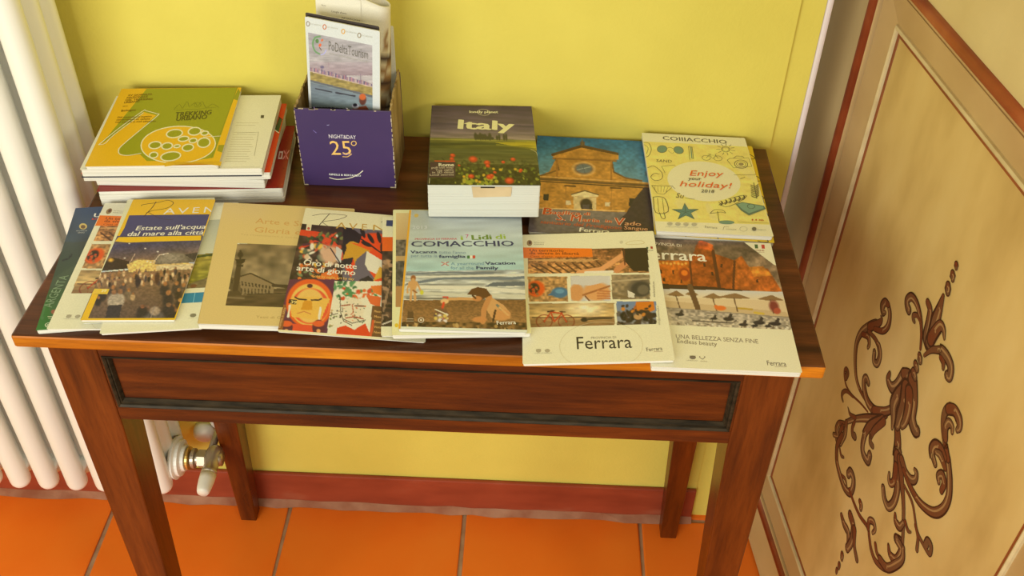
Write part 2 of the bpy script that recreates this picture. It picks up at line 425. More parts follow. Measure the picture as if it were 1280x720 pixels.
# terracotta floor: every tile a piece of the floor
fl = struct(box('floor', -1.9, 1.7, -2.4, 0.6, -0.05, -0.0035, M['grout']))
def tile_mesh(w, d, seed):
    bm = bmesh.new(); rs = random.Random(seed)
    bm_box(bm, 0, w, -d, 0, -0.012, 0.0, 0.0022)
    for v in bm.verts:
        v.co.x += rs.uniform(-.0006, .0006); v.co.y += rs.uniform(-.0006, .0006)
    bmesh.ops.recalc_face_normals(bm, faces=bm.faces[:])
    me = bpy.data.meshes.new('tile'); bm.to_mesh(me); bm.free(); me.materials.append(M['tile']); return me
P_ = 0.3155
tm = [tile_mesh(P_ - 0.007, P_ - 0.007, k) for k in range(4)]
for j in range(-1, 3):
    for i in range(-4, 4):
        o = bpy.data.objects.new('tile', tm[(i * 3 + j * 5) % 4]); COL.objects.link(o); o.parent = fl
        o.location = (0.0095 + i * P_ + (0.004 if j == 0 else 0), -0.012 - j * P_, random.Random(i * 9 + j).uniform(-.0004, .0002)); o.rotation_euler.z = random.Random(i + 7 * j).uniform(-.004, .008)
bm = bmesh.new()
bm_box(bm, -1.9, 0.417, -0.008, -0.0004, 0.0, 0.083, 0.0025)
struct(from_bm('baseboard_back', bm, M['baseboard']))
bm = bmesh.new()
rs = random.Random(5); prev = None
for k in range(60):                                # the uneven mortar fillet under the baseboard
    x = -1.9 + k * 2.317 / 59; d = 0.010 + rs.uniform(-.003, .003)
    ring = [bm.verts.new((x, -0.0082, 0.011 + rs.uniform(-.002, .002))), bm.verts.new((x, -0.0082 - d, 0.0005)), bm.verts.new((x, -0.0082, 0.0005))]
    if prev:
        for a in range(3): bm.faces.new((prev[a], prev[(a + 1) % 3], ring[(a + 1) % 3], ring[a]))
    prev = ring
struct(from_bm('trim_3', bm, mottled('dusty_mortar', [(0.3, (0.28, 0.10, 0.055, 1)), (0.7, (0.42, 0.22, 0.14, 1))], 20, 0.9, 0.2)))

# the painted door, standing open into the room at the right
dr = struct(empty('door_1', (0.5110, -0.0115, 0.005), (0, 0, math.radians(-83.3))))
def mould_ring(name, rect, prof, mat, parent, smooth=False):
    """mitred picture-frame moulding; rect = outer x0,x1,z0,z1; prof = [(inset from the outer edge (left, right, bottom, top), y)]"""
    bm = bmesh.new(); rings = []
    for ins, y in prof:
        l, r, b, t = (ins,) * 4 if not isinstance(ins, tuple) else ins
        x0, x1, z0, z1 = rect[0] + l, rect[1] - r, rect[2] + b, rect[3] - t
        rings.append([bm.verts.new((x, y, z)) for x, z in ((x0, z0), (x1, z0), (x1, z1), (x0, z1))])
    for A, B in zip(rings, rings[1:]):
        for k in range(4): bm.faces.new((A[k], A[(k + 1) % 4], B[(k + 1) % 4], B[k]))
    return from_bm(name, bm, mat, parent, smooth)
UL, UR, ZB, ZT = -0.034, 0.602, 0.104, 1.036      # outer edge of the lower red moulding
LEAF0, LEAF1, LTOP = -0.175, 0.722, 2.06
box('stile', LEAF0, UL, 0, 0.035, 0, LTOP, M['stile'], dr, 0.002)
box('stile', UR, LEAF1, 0, 0.035, 0, LTOP, M['rail'], dr, 0.002)
box('rail', UL, UR, 0, 0.035, 0, ZB, M['rail'], dr)
box('rail', UL, UR, 0, 0.035, ZT, 1.20, M['rail'], dr)
box('rail', UL, UR, 0, 0.035, 1.92, LTOP, M['rail'], dr)
for z0, z1 in ((ZB, ZT), (1.20, 1.92)):
    R = (UL, UR, z0, z1)
    mould_ring('moulding', R, [(0.0, 0.004), (0.0, -0.002), (0.0015, -0.0055), (0.005, -0.0080), (0.009, -0.0080), (0.0125, -0.0050), (0.0140, 0.0020)], M['red_mould'], dr, True)
    mould_ring('fillet', R, [(0.0138, 0.0040), (0.0145, -0.0010), (0.0165, -0.0022), (0.0185, -0.0010), (0.0190, 0.0060)], M['bevel'], dr)
    mould_ring('groove', R, [(0.0188, 0.0058), (0.0220, 0.0058)], M['red_line'], dr)
    mould_ring('bevel', R, [(0.0215, 0.0062), (0.0225, 0.0015), (0.055, 0.0075), (0.060, 0.0085)], M['bevel'], dr)
    mould_ring('bead', R, [(0.0595, 0.010), (0.060, 0.0055), (0.0625, 0.004), (0.065, 0.0055), (0.066, 0.010)], M['cream_bead'], dr)
    mould_ring('painted_line', R, [(0.066, 0.0088), (0.0662, 0.0080), (0.0705, 0.0080), (0.071, 0.0088)], M['red_line'], dr)
    box('panel', UL + 0.012, UR - 0.012, 0.009, 0.026, z0 + 0.012, z1 - 0.012, M['panel'], dr)
SCROLL = [
 ((3, 7, 9), [(2589,5667),(2150,5534),(1870,5534),(1687,5669),(1552,5912),(1570,6143),(1704,6381),(1833,6541)]),
 ((9, 6, 2), [(1712,6370),(1886,6601),(1919,6699),(1876,6714)]),
 ((5, 7, 6), [(1841,6464),(2026,6603),(2095,6763),(2048,6904),(1949,6966)]),
 ((6, 9, 4), [(1949,6966),(1870,6935),(1838,6845),(1894,6786),(1945,6832)]),
 ((4, 8, 7), [(1726,6315),(1907,6371),(2027,6372),(2057,6371),(2141,6304),(2148,6172),(2062,6124),(2007,6222)]),
 ((5, 7, 4), [(1611,6158),(1751,6245),(1830,6205),(1830,6134)]),
 ((2, 3, 7), [(2310,5464),(2089,5386),(1827,5269),(1640,5239),(1527,5288),(1480,5364),(1510,5422),(1573,5418),(1562,5324)]),
 ((3, 5, 3), [(1877,5281),(1680,5183),(1604,5059),(1628,5000),(1681,4985)]),
 ((10, 9, 7), [(2671,5837),(2454,5637),(2234,5570),(2078,5619),(1998,5708),(2027,5783),(2105,5780)]),
 ((8, 8, 7), [(2419,5612),(2632,5820),(2750,6003),(2787,6220)]),
 ((10, 7, 5), [(2634,5677),(2326,5365),(2083,5073),(1925,4838)]),
 ((5, 4, 2), [(2088,5107),(1945,5019),(1848,5039)]),
 ((7, 8, 6), [(1930,4830),(1983,4670),(1962,4439)]),
 ((4, 8, 5), [(1880,4773),(1763,4632),(1753,4496),(1824,4457),(1724,4356)]),
 ((6, 6, 4), [(1875,4694),(1859,4558),(1939,4471),(1824,4367)]),
 ((4, 6, 8), [(2112,5049),(2105,4927),(2162,4863),(2224,4891)]),
 ((10, 8, 9), [(2662,5709),(2458,5371),(2409,5133),(2423,5147),(2450,5002),(2527,4915),(2683,4944),(2678,5057)]),
 ((8, 6, 6), [(2701,5726),(2579,5426),(2554,5274),(2547,5291),(2588,5203),(2666,5218)]),
 ((7, 8, 9), [(1935,4583),(1898,4353),(2001,4158),(2180,4077),(2397,4049),(2560,4138),(2585,4289),(2522,4399),(2410,4397),(2382,4308)]),
 ((3, 4, 3), [(2239,4116),(2355,4168),(2447,4134)]),
 ((3, 4, 3), [(1970,4375),(2072,4328),(2143,4372)]),
 ((4, 5, 7), [(2523,4167),(2703,4144),(2937,4154),(3187,4239),(3294,4175),(3420,4094),(3595,4089),(3808,4245),(3948,4485),(3971,4686)]),
 ((6, 7, 4), [(3203,4239),(3169,4350),(3255,4439),(3338,4406),(3321,4306)]),
 ((5, 5, 3), [(3459,4258),(3571,4205),(3780,4285)]),
 ((4, 9, 9), [(3692,4571),(3779,4509),(3913,4580),(3951,4759),(3888,4891),(3774,4819)]),
 ((6, 7, 6), [(2839,4314),(2891,4307),(2908,4261)]),
 ((6, 9, 7), [(2566,3653),(2696,3627),(2853,3643),(2966,3484)]),
 ((10, 10, 9), [(2751,3904),(2909,3855),(2980,3640),(2953,3443)]),
 ((9, 6, 7), [(2946,3861),(3073,3682),(3231,3596)]),
 ((7, 7, 6), [(2901,3228),(2921,3163)]),
 ((6, 6, 5), [(2922,3026),(2932,2963)]),
 ((5, 5, 4), [(2914,2888),(2922,2827)]),
 ((10, 14, 12), [(2985,5944),(3107,5805),(3187,5644),(3170,5734),(3246,5629)]),
 ((12, 9, 7), [(3192,5663),(3297,5493),(3434,5329),(3468,5116),(3401,4956),(3278,4953),(3176,5033)]),
 ((9, 7, 4), [(3246,5530),(3317,5350),(3273,5243),(3215,5255),(3183,5317)]),
 ((10, 6, 5), [(3264,5685),(3447,5514),(3641,5326),(3768,5152),(3919,4904)]),
 ((8, 8, 4), [(3295,5722),(3444,5676),(3589,5710),(3662,5801),(3642,5889),(3585,5883)]),
 ((5, 9, 8), [(3401,5656),(3618,5632),(3891,5674),(4145,5832),(4267,6044),(4273,6254),(4174,6433),(4011,6589)]),
 ((7, 6, 9), [(4011,6589),(3885,6675),(3912,6647),(3776,6744),(3695,6854),(3675,6968),(3724,7072)]),
 ((9, 10, 5), [(3695,7027),(3796,7115),(3911,7108),(3967,7049),(3958,6990)]),
 ((7, 8, 4), [(3847,6724),(3781,6825),(3796,6918),(3867,6936),(3902,6888)]),
 ((7, 10, 6), [(3961,6551),(3843,6565),(3739,6499),(3719,6392),(3781,6332),(3764,6351),(3863,6320)]),
 ((6, 8, 5), [(4030,6464),(3884,6496),(3794,6448)]),
 ((6, 8, 5), [(4131,6194),(4122,6306),(4039,6353),(3985,6271),(4034,6225)]),
 ((3, 4, 8), [(3530,5519),(3786,5518),(4041,5357),(4233,5354),(4389,5393),(4355,5496),(4273,5480),(4272,5410)]),
 ((3, 4, 5), [(3977,5370),(4104,5308),(4177,5171)]),
 ((4, 8, 6), [(3583,5041),(3643,4982),(3750,5015),(3780,5135)]),
 ((4, 4, 2), [(3797,5192),(3902,5164),(3965,5210)]),
 ((4, 10, 9), [(3705,4561),(3806,4523),(3948,4620),(3948,4839),(3793,4833)]),
 ((8, 9, 6), [(3650,4217),(3839,4307),(3962,4559),(4021,4764),(3958,4890)]),
 ((5, 10, 13), [(2472,6319),(2486,6226),(2612,6222),(2704,6346),(2754,6557)]),
 ((10, 17, 17), [(2733,6586),(2864,6644),(2967,6570),(3028,6453)]),
 ((16, 14, 10), [(2930,6687),(3082,6511),(3173,6320),(3312,6263),(3361,6293)]),
 ((12, 13, 4), [(2830,6452),(2770,6255),(2763,6085),(2852,5962),(2910,5831)]),
 ((16, 17, 8), [(2873,6497),(2961,6273),(2978,6075),(2991,5951)]),
 ((14, 12, 7), [(2961,6512),(3054,6349),(3086,6169),(3069,6054)]),
 ((8, 9, 7), [(2896,6780),(2961,6757)]),
 ((7, 8, 6), [(2879,6889),(2943,6866)]),
 ((6, 8, 6), [(2889,7036),(2942,6996)]),
 ((6, 8, 12), [(2676,7650),(2768,7617),(2822,7481),(2875,7317),(2966,7286)]),
 ((4, 14, 12), [(2897,7933),(2916,7774),(2931,7606),(2960,7446),(2969,7312)]),
 ((12, 10, 3), [(2975,7366),(3002,7509),(3044,7630),(3119,7643),(3187,7581)]),
 ((7, 9, 7), [(2908,8090),(2945,8034)]),
 ((6, 8, 5), [(2906,8254),(2945,8208)]),
 ((5, 6, 4), [(2906,8381),(2929,8350)]),
 ((3, 7, 8), [(2863,7113),(2778,7273),(2655,7397),(2497,7467),(2357,7449),(2295,7347),(2338,7289),(2396,7276)]),
 ((3, 5, 3), [(2681,7362),(2583,7367),(2518,7307),(2538,7266),(2580,7261)]),
 ((3, 10, 8), [(2974,7119),(3059,7281),(3197,7421),(3205,7432),(3354,7461),(3466,7433),(3509,7336),(3468,7306)]),
 ((5, 6, 4), [(3255,7363),(3323,7359),(3361,7308)])]
def scroll_ink(strokes):
    """painted acanthus scrolls: brush strokes of swelling width, a dark contour, a red-brown body and a pale lick of light"""
    bm = bmesh.new(); col = []
    rs = random.Random(3)
    def ribbon(P, W, y, cols, off=0.0):
        prev = None; n = len(P)
        for i in range(n):
            d = P[min(i + 1, n - 1)] - P[max(i - 1, 0)]; L = np.hypot(*d) + 1e-12
            nr = np.array((-d[1], d[0])) / L; c = P[i] + nr * off * W[i]
            q = [bm.verts.new((c[0] + nr[0] * W[i] * s, y, c[1] + nr[1] * W[i] * s)) for s in (1, -1)]
            col.extend([cols[i], cols[i]])
            if prev: bm.faces.new((prev[0], prev[1], q[1], q[0]))
            prev = q
        # rounded ends
        for i in (0, n - 1):
            vs = []
            for k in range(10):
                a = 2 * math.pi * k / 10
                vs.append(bm.verts.new((P[i][0] + math.cos(a) * W[i] + 0, y - 2e-6, P[i][1] + math.sin(a) * W[i]))); col.append(cols[i])
            bm.faces.new(vs)
    y = 0.0089
    for (w0, w1, w2), pts in strokes:
        P = smooth_curve([(q[0] / 1e4, q[1] / 1e4) for q in pts], 6); n = len(P)
        t = np.linspace(0, 1, n)
        W = np.where(t < .5, w0 + (w1 - w0) * t * 2, w1 + (w2 - w1) * (t - .5) * 2) * 0.00078
        tone = rs.random() * 0.4 + (0.2 if max(w1, w2) >= 8 else 0)
        dark = [(64, 30, 12)] * n
        body = [tuple(np.array((112, 46, 16)) * (1 - tt) + np.array((112, 72, 36)) * tt) for tt in (t * .8 + tone).clip(0, 1)]
        lick = [(160, 116, 60)] * n
        ribbon(P, W, y, dark); y -= 4e-6
        ribbon(P, W * 0.72, y, body, 0.12); y -= 4e-6
        if w1 >= 7:
            k0 = int(n * .25)
            ribbon(P[k0:], (W * 0.18)[k0:], y, lick[k0:], 1.6); y -= 4e-6
    bm.verts.index_update()
    me = bpy.data.meshes.new('painted_scroll'); bm.to_mesh(me); bm.free()
    at = me.color_attributes.new('ink', 'FLOAT_COLOR', 'POINT')
    at.data.foreach_set('color', np.c_[lin(np.array(col, float)), np.ones(len(col))].astype(np.float32).ravel())
    o = link('painted_scroll', me, M['matte_print'], dr); o['kind'] = 'stuff'; return o
scroll_ink(SCROLL)

# ------------------------------------------------------------------ radiator on the wall
rad = tag(empty('radiator', (-0.47, -0.079, 0.165)), 'white tubular column radiator on the yellow wall left of the table', 'radiator')
RH = 1.16; PITCH = 0.0465
def tube_mesh(y, seed):
    bm = bmesh.new(); bm_rev(bm, capsule_prof(RH, 0.0162 if y < -0.02 else 0.0172), (0, y, 0), (0, 0, 1), 20)
    bmesh.ops.recalc_face_normals(bm, faces=bm.faces[:])
    me = bpy.data.meshes.new('tube'); bm.to_mesh(me); bm.free()
    for p in me.polygons: p.use_smooth = True
    me.materials.append(M['radiator']); return me
tubes = [tube_mesh(y, 0) for y in (-0.036, 0.0, 0.036)]
def header_mesh(z, kind):
    bm = bmesh.new()
    if kind == 'header': bm_rev(bm, capsule_prof(0.094, 0.0165), (0, -0.047, z), (0, 1, 0), 18)
    else: bm_rev(bm, [(-PITCH / 2 + .0002, 0.0145), (-0.012, 0.0166), (0.012, 0.0166), (PITCH / 2 - .0002, 0.0145)], (0, 0, z), (1, 0, 0), 18)
    bmesh.ops.recalc_face_normals(bm, faces=bm.faces[:])
    me = bpy.data.meshes.new(kind); bm.to_mesh(me); bm.free()
    for p in me.polygons: p.use_smooth = True
    me.materials.append(M['radiator']); return me
hms = [(k_, header_mesh(z, k_)) for z in (0.040, RH - 0.040) for k_ in ('header', 'nipple')]
for k in range(9):
    s = empty('section', (-k * PITCH, 0, 0)); s.parent = rad
    for t_ in tubes:
        o = bpy.data.objects.new('tube', t_); COL.objects.link(o); o.parent = s
    for k_, m_ in hms:
        o = bpy.data.objects.new(k_, m_); COL.objects.link(o); o.parent = s
bm = bmesh.new()
bm_rev(bm, [(0.012, 0.018), (0.014, 0.034), (0.020, 0.036), (0.022, 0.030), (0.027, 0.030), (0.029, 0.022), (0.034, 0.021), (0.035, 0.0)], (0, 0, 0.040), (1, 0, 0), 28)
from_bm('end_hub', bm, M['radiator'], rad, False)
for k in (0, 7):
    for z in (0.30, 0.95): box('wall_bracket', -k * PITCH - 0.036, -k * PITCH - 0.011, 0.012, 0.0785, z, z + 0.02, M['radiator'], rad)
# the valve screwed into its lower end
val = tag(empty('radiator_valve', (-0.4345, -0.079, 0.205)), 'nickel radiator valve with white cap beside the back left table leg', 'valve')
bm = bmesh.new(); bm_rev(bm, [(0.0, 0.012), (0.0005, 0.019), (0.004, 0.019), (0.0045, 0.013)], (0, 0, 0), (1, 0, 0), 24)
from_bm('collar', bm, M['brass'], val)
bm = bmesh.new(); bm_rev(bm, [(0.0045, 0.011), (0.008, 0.0165), (0.013, 0.0165), (0.015, 0.011), (0.018, 0.011)], (0, 0, 0), (1, 0, 0), 24)
from_bm('ring', bm, M['nickel'], val)
bm = bmesh.new(); bm_rev(bm, [(0.018, 0.013), (0.0185, 0.0155), (0.031, 0.0155), (0.032, 0.013)], (0, 0, 0), (1, 0, 0), 6)
from_bm('hex_nut', bm, M['nickel'], val)
bm = bmesh.new()
bm_rev(bm, [(0.028, 0.011), (0.034, 0.012), (0.046, 0.013), (0.0575, 0.012), (0.058, 0)], (0, 0, 0.002), (1, 0, 0), 20)
from_bm('tail_piece', bm, M['nickel'], val, True)
bm = bmesh.new()
bm_rev(bm, [(-0.018, 0.0), (-0.0175, 0.006), (-0.014, 0.0105), (-0.007, 0.0142), (0.0, 0.0150), (0.009, 0.0140), (0.016, 0.0118), (0.030, 0.0112), (0.032, 0.0128), (0.037, 0.0128), (0.038, 0.0)], (0.043, 0.004, 0.004), (0, -1, -0.05), 24)
from_bm('valve_body', bm, M['nickel'], val, True)
bm = bmesh.new()
bm_rev(bm, [(0.0375, 0.0105), (0.038, 0.0128), (0.050, 0.0124), (0.064, 0.0112), (0.070, 0.0100), (0.0735, 0.0085), (0.0745, 0.0)], (0.043, 0.004, 0.004), (0, -1, -0.05), 24)
from_bm('valve_cap', bm, M['cap'], val, True)
bm = bmesh.new()
bm_rev(bm, [(0.004, 0.0060), (0.074, 0.0060)], (0.0355, 0.004, 0.004), (0, 1, 0), 18)
from_bm('pipe', bm, M['nickel'], val, True)
bm = bmesh.new()
bm_rev(bm, [(0.060, 0.009), (0.061, 0.017), (0.0645, 0.019), (0.0655, 0.019), (0.0655, 0.0)], (0.0355, 0.012, 0.004), (0, 1, 0), 24)
from_bm('pipe_rosette', bm, M['cap'], val)
ros = tag(empty('pipe_rosette', (-0.430, -0.0005, 0.187)), 'pale round pipe cover on the wall above the radiator valve', 'pipe cover')
bm = bmesh.new(); bm_rev(bm, [(0, 0.0), (0, 0.019), (0.008, 0.0185), (0.016, 0.016), (0.020, 0.010), (0.021, 0.0)], (0, 0, 0), (0, -1, 0), 24)
from_bm('cover_plate', bm, M['cap'], ros, True)

# ------------------------------------------------------------------ the table
tb = tag(empty('side_table', (0, -0.207, 0)), 'dark wooden side table with tapered legs, covered with brochures', 'table')
TY = 0.207     # local y = world y + TY
def L(y): return y + TY
bm = bmesh.new()
fs = bm_box(bm, -0.410, 0.410, L(-0.4065), L(-0.0085), H - 0.0165, H, 0.0025)
bm.normal_update()
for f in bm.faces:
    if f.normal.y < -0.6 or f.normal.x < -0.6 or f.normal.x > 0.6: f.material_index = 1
from_bm('tabletop', bm, [M['table_top'], M['edge']], tb)
ZA, ZU = 0.650, H - 0.0167
def leg(sx, sy):
    bm = bmesh.new()
    xo, yo = 0.3875 * sx, L(-0.390) if sy < 0 else L(-0.020)
    rings = []
    for z, wd in ((0.0, 0.028), (ZA - 0.01, 0.0515), (ZU, 0.0515)):
        x1 = xo - sx * wd; y1 = yo + (wd if sy < 0 else -wd)
        rings.append([bm.verts.new((x, y, z)) for x, y in ((xo, yo), (x1, yo), (x1, y1), (xo, y1))])
    for A, B in zip(rings, rings[1:]):
        for k in range(4): bm.faces.new((A[k], A[(k + 1) % 4], B[(k + 1) % 4], B[k]))
    bm.faces.new(rings[0]); bm.faces.new(rings[-1])
    bmesh.ops.recalc_face_normals(bm, faces=bm.faces[:])
    es = [e for e in bm.edges if abs(e.verts[0].co.z - e.verts[1].co.z) > .05]
    bmesh.ops.bevel(bm, geom=es, offset=0.0018, segments=2, affect='EDGES', profile=0.5)
    return from_bm('leg', bm, M['leg'], tb)
for sx, sy in ((-1, -1), (1, -1), (-1, 1), (1, 1)): leg(sx, sy)
XI = 0.3360
R = (-XI, XI, ZA + 0.001, ZU)
# front apron: a frame round a sunk panel with a dark bead
mould_ring('apron', R, [(0.0, L(-0.372)), (0.0, L(-0.3885)), ((0.002, 0.002, 0.0195, 0.0255), L(-0.3885)), ((0.002, 0.002, 0.0195, 0.0255), L(-0.372))], M['apron'], tb)
mould_ring('bead_moulding', (-XI + 0.002, XI - 0.002, ZA + 0.0205, ZU - 0.0255),
           [(0.0, L(-0.380)), (0.0, L(-0.3893)), ((0.002, 0.002, 0.0025, 0.0008), L(-0.3908)), ((0.0038, 0.0038, 0.0048, 0.0014), L(-0.3893)), ((0.0042, 0.0042, 0.0054, 0.0016), L(-0.3878)), ((0.006, 0.006, 0.0080, 0.0022), L(-0.3886)), ((0.0080, 0.0080, 0.0108, 0.003), L(-0.3845)), ((0.0080, 0.0080, 0.0108, 0.003), L(-0.380))], M['bead'], tb)
box('apron_panel', -XI + 0.004, XI - 0.004, L(-0.3835), L(-0.372), ZA + 0.024, ZU - 0.022, M['apron'], tb)
for s in (-1, 1):
    x0, x1 = sorted((s * 0.366, s * 0.384)); box('side_apron', x0, x1, L(-0.3375), L(-0.0725), ZA, ZU, M['side'], tb)
box('back_apron', -XI, XI, L(-0.041), L(-0.023), ZA, ZU, M['apron'], tb)

# ------------------------------------------------------------------ printed matter on the table: place (x, y, z, turn, width, height, thickness, slope x, slope y)
G = dict(
 red=(-0.2945,-0.1065,0.7911,0.0985,0.2142,0.1371,0.0210,0,0),
 white=(-0.3020,-0.1000,0.8124,0.0304,0.1985,0.1400,0.0125,0,0),
 orange=(-0.3060,-0.0985,0.8252,0.0815,0.2150,0.1540,0.0100,0,0),
 pages=(-0.3070,-0.1015,0.8355,0.0786,0.2050,0.1640,0.0110,0,0),
 trek=(-0.3280,-0.1005,0.8468,0.0891,0.1490,0.1740,0.0060,0,0),
 basilica=(0.1835,-0.1085,0.7911,-0.0333,0.1450,0.2050,0.0040,0,0),
 yellow=(0.3205,-0.1135,0.7933,-0.0140,0.1360,0.2010,0.0060,-0.0330,0.0005),
 comacchio=(0.3165,-0.1100,0.7997,0.0241,0.1332,0.2060,0.0060,-0.0330,0.0005),
 ferrara2=(0.3080,-0.3192,0.7911,-0.0033,0.1480,0.2049,0.0070,0,0),
 ferrara1=(0.1790,-0.3159,0.7954,0.0352,0.1496,0.2077,0.0040,0.0565,0.0023),
 green=(-0.3290,-0.2888,0.7911,0.1681,0.1450,0.2085,0.0060,0,0),
 white2=(-0.3010,-0.2924,0.7974,0.0682,0.1545,0.2147,0.0030,0,0),
 cream3=(-0.2989,-0.2855,0.8007,0.1059,0.1000,0.2120,0.0020,0,0),
 sky=(-0.2780,-0.3040,0.8030,0.1441,0.1000,0.2080,0.0030,0,0),
 ravenna=(-0.2958,-0.2934,0.8063,0.0616,0.0943,0.2061,0.0030,0,0),
 beige=(-0.1566,-0.2926,0.7989,0.1227,0.1480,0.2045,0.0080,-0.1043,-0.0129),
 oro=(-0.0702,-0.2955,0.7988,0.0572,0.1472,0.2074,0.0018,-0.1047,-0.0060),
 statue=(0.0189,-0.2887,0.7952,0.1270,0.1350,0.2000,0.0020,-0.0605,-0.0077),
 cream9=(0.0332,-0.2882,0.7984,0.1216,0.1400,0.2116,0.0060,-0.0413,-0.0096),
 lidi=(0.0408,-0.2931,0.8044,0.0607,0.1285,0.2006,0.0050,-0.0413,-0.0096),
 italy=(0.0492,-0.1065,0.8030,0.0740,0.1267,0.1970,0.0420,-0.0080,-0.0780),
)
def art(k, quad, base=(226, 212, 158), **kw): return Art(G[k][4], G[k][5], quad, base, **kw)
INK = (60, 50, 40); PAPER = (226, 212, 158); WHITE = (240, 228, 180)

# --- back left: the stack
a = art('red', [(150, 300), (1120, 300), (1085, 620), (135, 610)], (146, 36, 20))
rs = random.Random(2)
for k in range(90): a.ell(rs.uniform(130, 1120), rs.uniform(300, 620), 6, 4, (128, 30, 16) if k % 2 else (160, 46, 26), 0, 8)
a.poly([(1044, 440), (1066, 440), (1064, 480), (1042, 480)], (206, 176, 150)); a.poly([(1049, 447), (1060, 450), (1057, 473), (1047, 472)], (150, 60, 40))
a.line([(1070, 436), (1098, 482)], 1.6, (214, 130, 110), 0); a.line([(1100, 436), (1068, 482)], 1.6, (214, 130, 110), 0); a.line([(1084, 432), (1082, 484)], 1.2, (190, 60, 60), 0)
sheet_thing('book', 'thick book with red cover, lowest in the stack at the back left', 'book', G['red'], a, 1, 'stack of books and brochures at the back left', corner=0.003)
a = art('white', None, (232, 220, 170))
sheet_thing('booklet', 'plain white booklet lying directly on the red book', 'booklet', G['white'], a, 2, 'stack of books and brochures at the back left')
a = art('orange', [(150, 190), (1085, 190), (1020, 525), (75, 520)], (216, 62, 18))
a.poly([(1046, 262), (1064, 275), (1050, 335), (1028, 322)], (70, 84, 36)); a.line([(1043, 258), (1068, 274)], 1.2, (30, 26, 20), 0); a.line([(1024, 322), (1052, 340)], 1.4, (236, 220, 170), 0)
sheet_thing('magazine', 'magazine with bright orange red cover edge, third from bottom of back left stack', 'magazine', G['orange'], a, 3, 'stack of books and brochures at the back left')
a = art('pages', [(215, 140), (1068, 150), (980, 520), (78, 520)], (230, 218, 168))
for k in range(17):
    y = 292 + k * 12
    x = 958 - (y - 292) * 0.20
    if k in (2, 3): continue
    a.line([(845 - (y - 292) * .25, y), (x - (k * 37 % 23), y + 2)], 0.55, (176, 158, 112), 0)
a.line([(958, 340), (940, 460)], 0.4, (140, 124, 90), 0); a.line([(850, 345), (958, 342)], 0.4, (140, 124, 90), 0)
a.poly([(968, 254), (984, 255), (982, 270), (966, 269)], (70, 60, 44))
a.line([(90, 512), (970, 514)], 0.7, (200, 188, 150), 0)
pgs = sheet_thing('brochure', 'open white brochure page of small text under the yellow and green cover', 'brochure', G['pages'], a, 4, 'stack of books and brochures at the back left')

ew, eh = G['pages'][4] / 2, G['pages'][5] / 2
box('back_cover', -ew, ew - .002, -eh - .0006, -eh + .004, 0.0001, 0.0011, mottled('navy_edge', [(0.35, (0.02, 0.025, 0.05, 1)), (0.66, (0.05, 0.05, 0.07, 1)), (0.7, (0.6, 0.10, 0.03, 1))], 9, .5, .4), pgs)
YEL = (228, 172, 24); OLV = (150, 146, 22); TW = (238, 228, 160)
a = art('trek', [(265, 107), (890, 100), (775, 503), (95, 490)], YEL, ts=1.85)
a.poly([(390, 107), (868, 101), (745, 465), (640, 478), (400, 472), (365, 437), (290, 440), (258, 427), (266, 402), (300, 367), (442, 242), (378, 224), (172, 382)], OLV)
a.line([(866, 101), (735, 468)], 0.5, (120, 120, 20), 0)
a.poly([(872, 105), (893, 125), (886, 168), (846, 160)], (146, 140, 24)); a.poly([(812, 400), (800, 440), (766, 430), (772, 400)], (150, 140, 24))
a.ell(562, 393, 196, 97, TW, 0, 40); a.ell(562, 393, 190, 92, YEL, 0, 40)
for cx, cy, rx, ry in ((538, 336, 42, 21), (643, 326, 34, 20), (697, 337, 20, 11), (586, 364, 28, 13), (636, 374, 21, 12), (693, 386, 34, 25), (440, 393, 32, 18), (502, 399, 28, 17), (553, 401, 17, 8), (610, 410, 30, 18), (434, 443, 22, 15), (522, 452, 52, 23)):
    a.ell(cx, cy, rx + 3, ry + 2.5, TW, -0.1, 20); a.ell(cx, cy, rx - 4.5, ry - 3.5, OLV, -0.1, 20)
a.line([(160, 385), (250, 310), (372, 221), (390, 219), (445, 234), (450, 243), (360, 318), (270, 395), (258, 418), (268, 436), (310, 441), (372, 432)], 1.25, TW, 3)
a.line([(160, 385), (192, 378), (235, 335), (378, 228)], 1.1, TW, 3); a.line([(690, 357), (782, 354)], 1.2, TW, 0)
a.line([(532, 214), (560, 186), (575, 208), (600, 172), (612, 200), (640, 178), (655, 196), (680, 172), (700, 205), (735, 186), (768, 205)], 0.4, (96, 96, 24), 3); a.line([(545, 218), (600, 212), (650, 214), (690, 208), (752, 204)], 0.35, (96, 96, 24), 3); a.ring(655, 190, 18, 12, 0.35, (96, 96, 24))
DK = (74, 66, 14)
a.text('TREKKING', (537, 250), 5.6, DK, (730, 239), bold=.022, shear=.12); a.text('URBANO', (541, 272), 5.6, DK, (706, 263), bold=.022, shear=.12)
BR = (122, 84, 10)
for i, (t, w) in enumerate((('XV GIORNATA', 418), ('NAZIONALE', 395), ('DEL TREKKING', 420), ('URBANO', 355))): a.text(t, (296 - i * 6, 145 + i * 12), 2.4, BR, (w, 139 + i * 12), bold=.02)
a.text('Bologna', (264, 222), 2.3, BR, (338, 217), bold=.02); a.text('2014', (272, 199), 1.6, BR, (296, 197))
for i, w in enumerate((418, 410, 440)): a.text(('Dal tramonto al mattino', 'camminate in salute', 'nel verde e nel silenzio')[i], (247 - i * 5, 254 + i * 12), 2.0, BR, (w, 251 + i * 12), bold=.015)
trek = sheet_thing('brochure', 'yellow and olive brochure with film reel drawing, topmost of the back left stack', 'brochure', G['trek'], a, 5, 'stack of books and brochures at the back left')

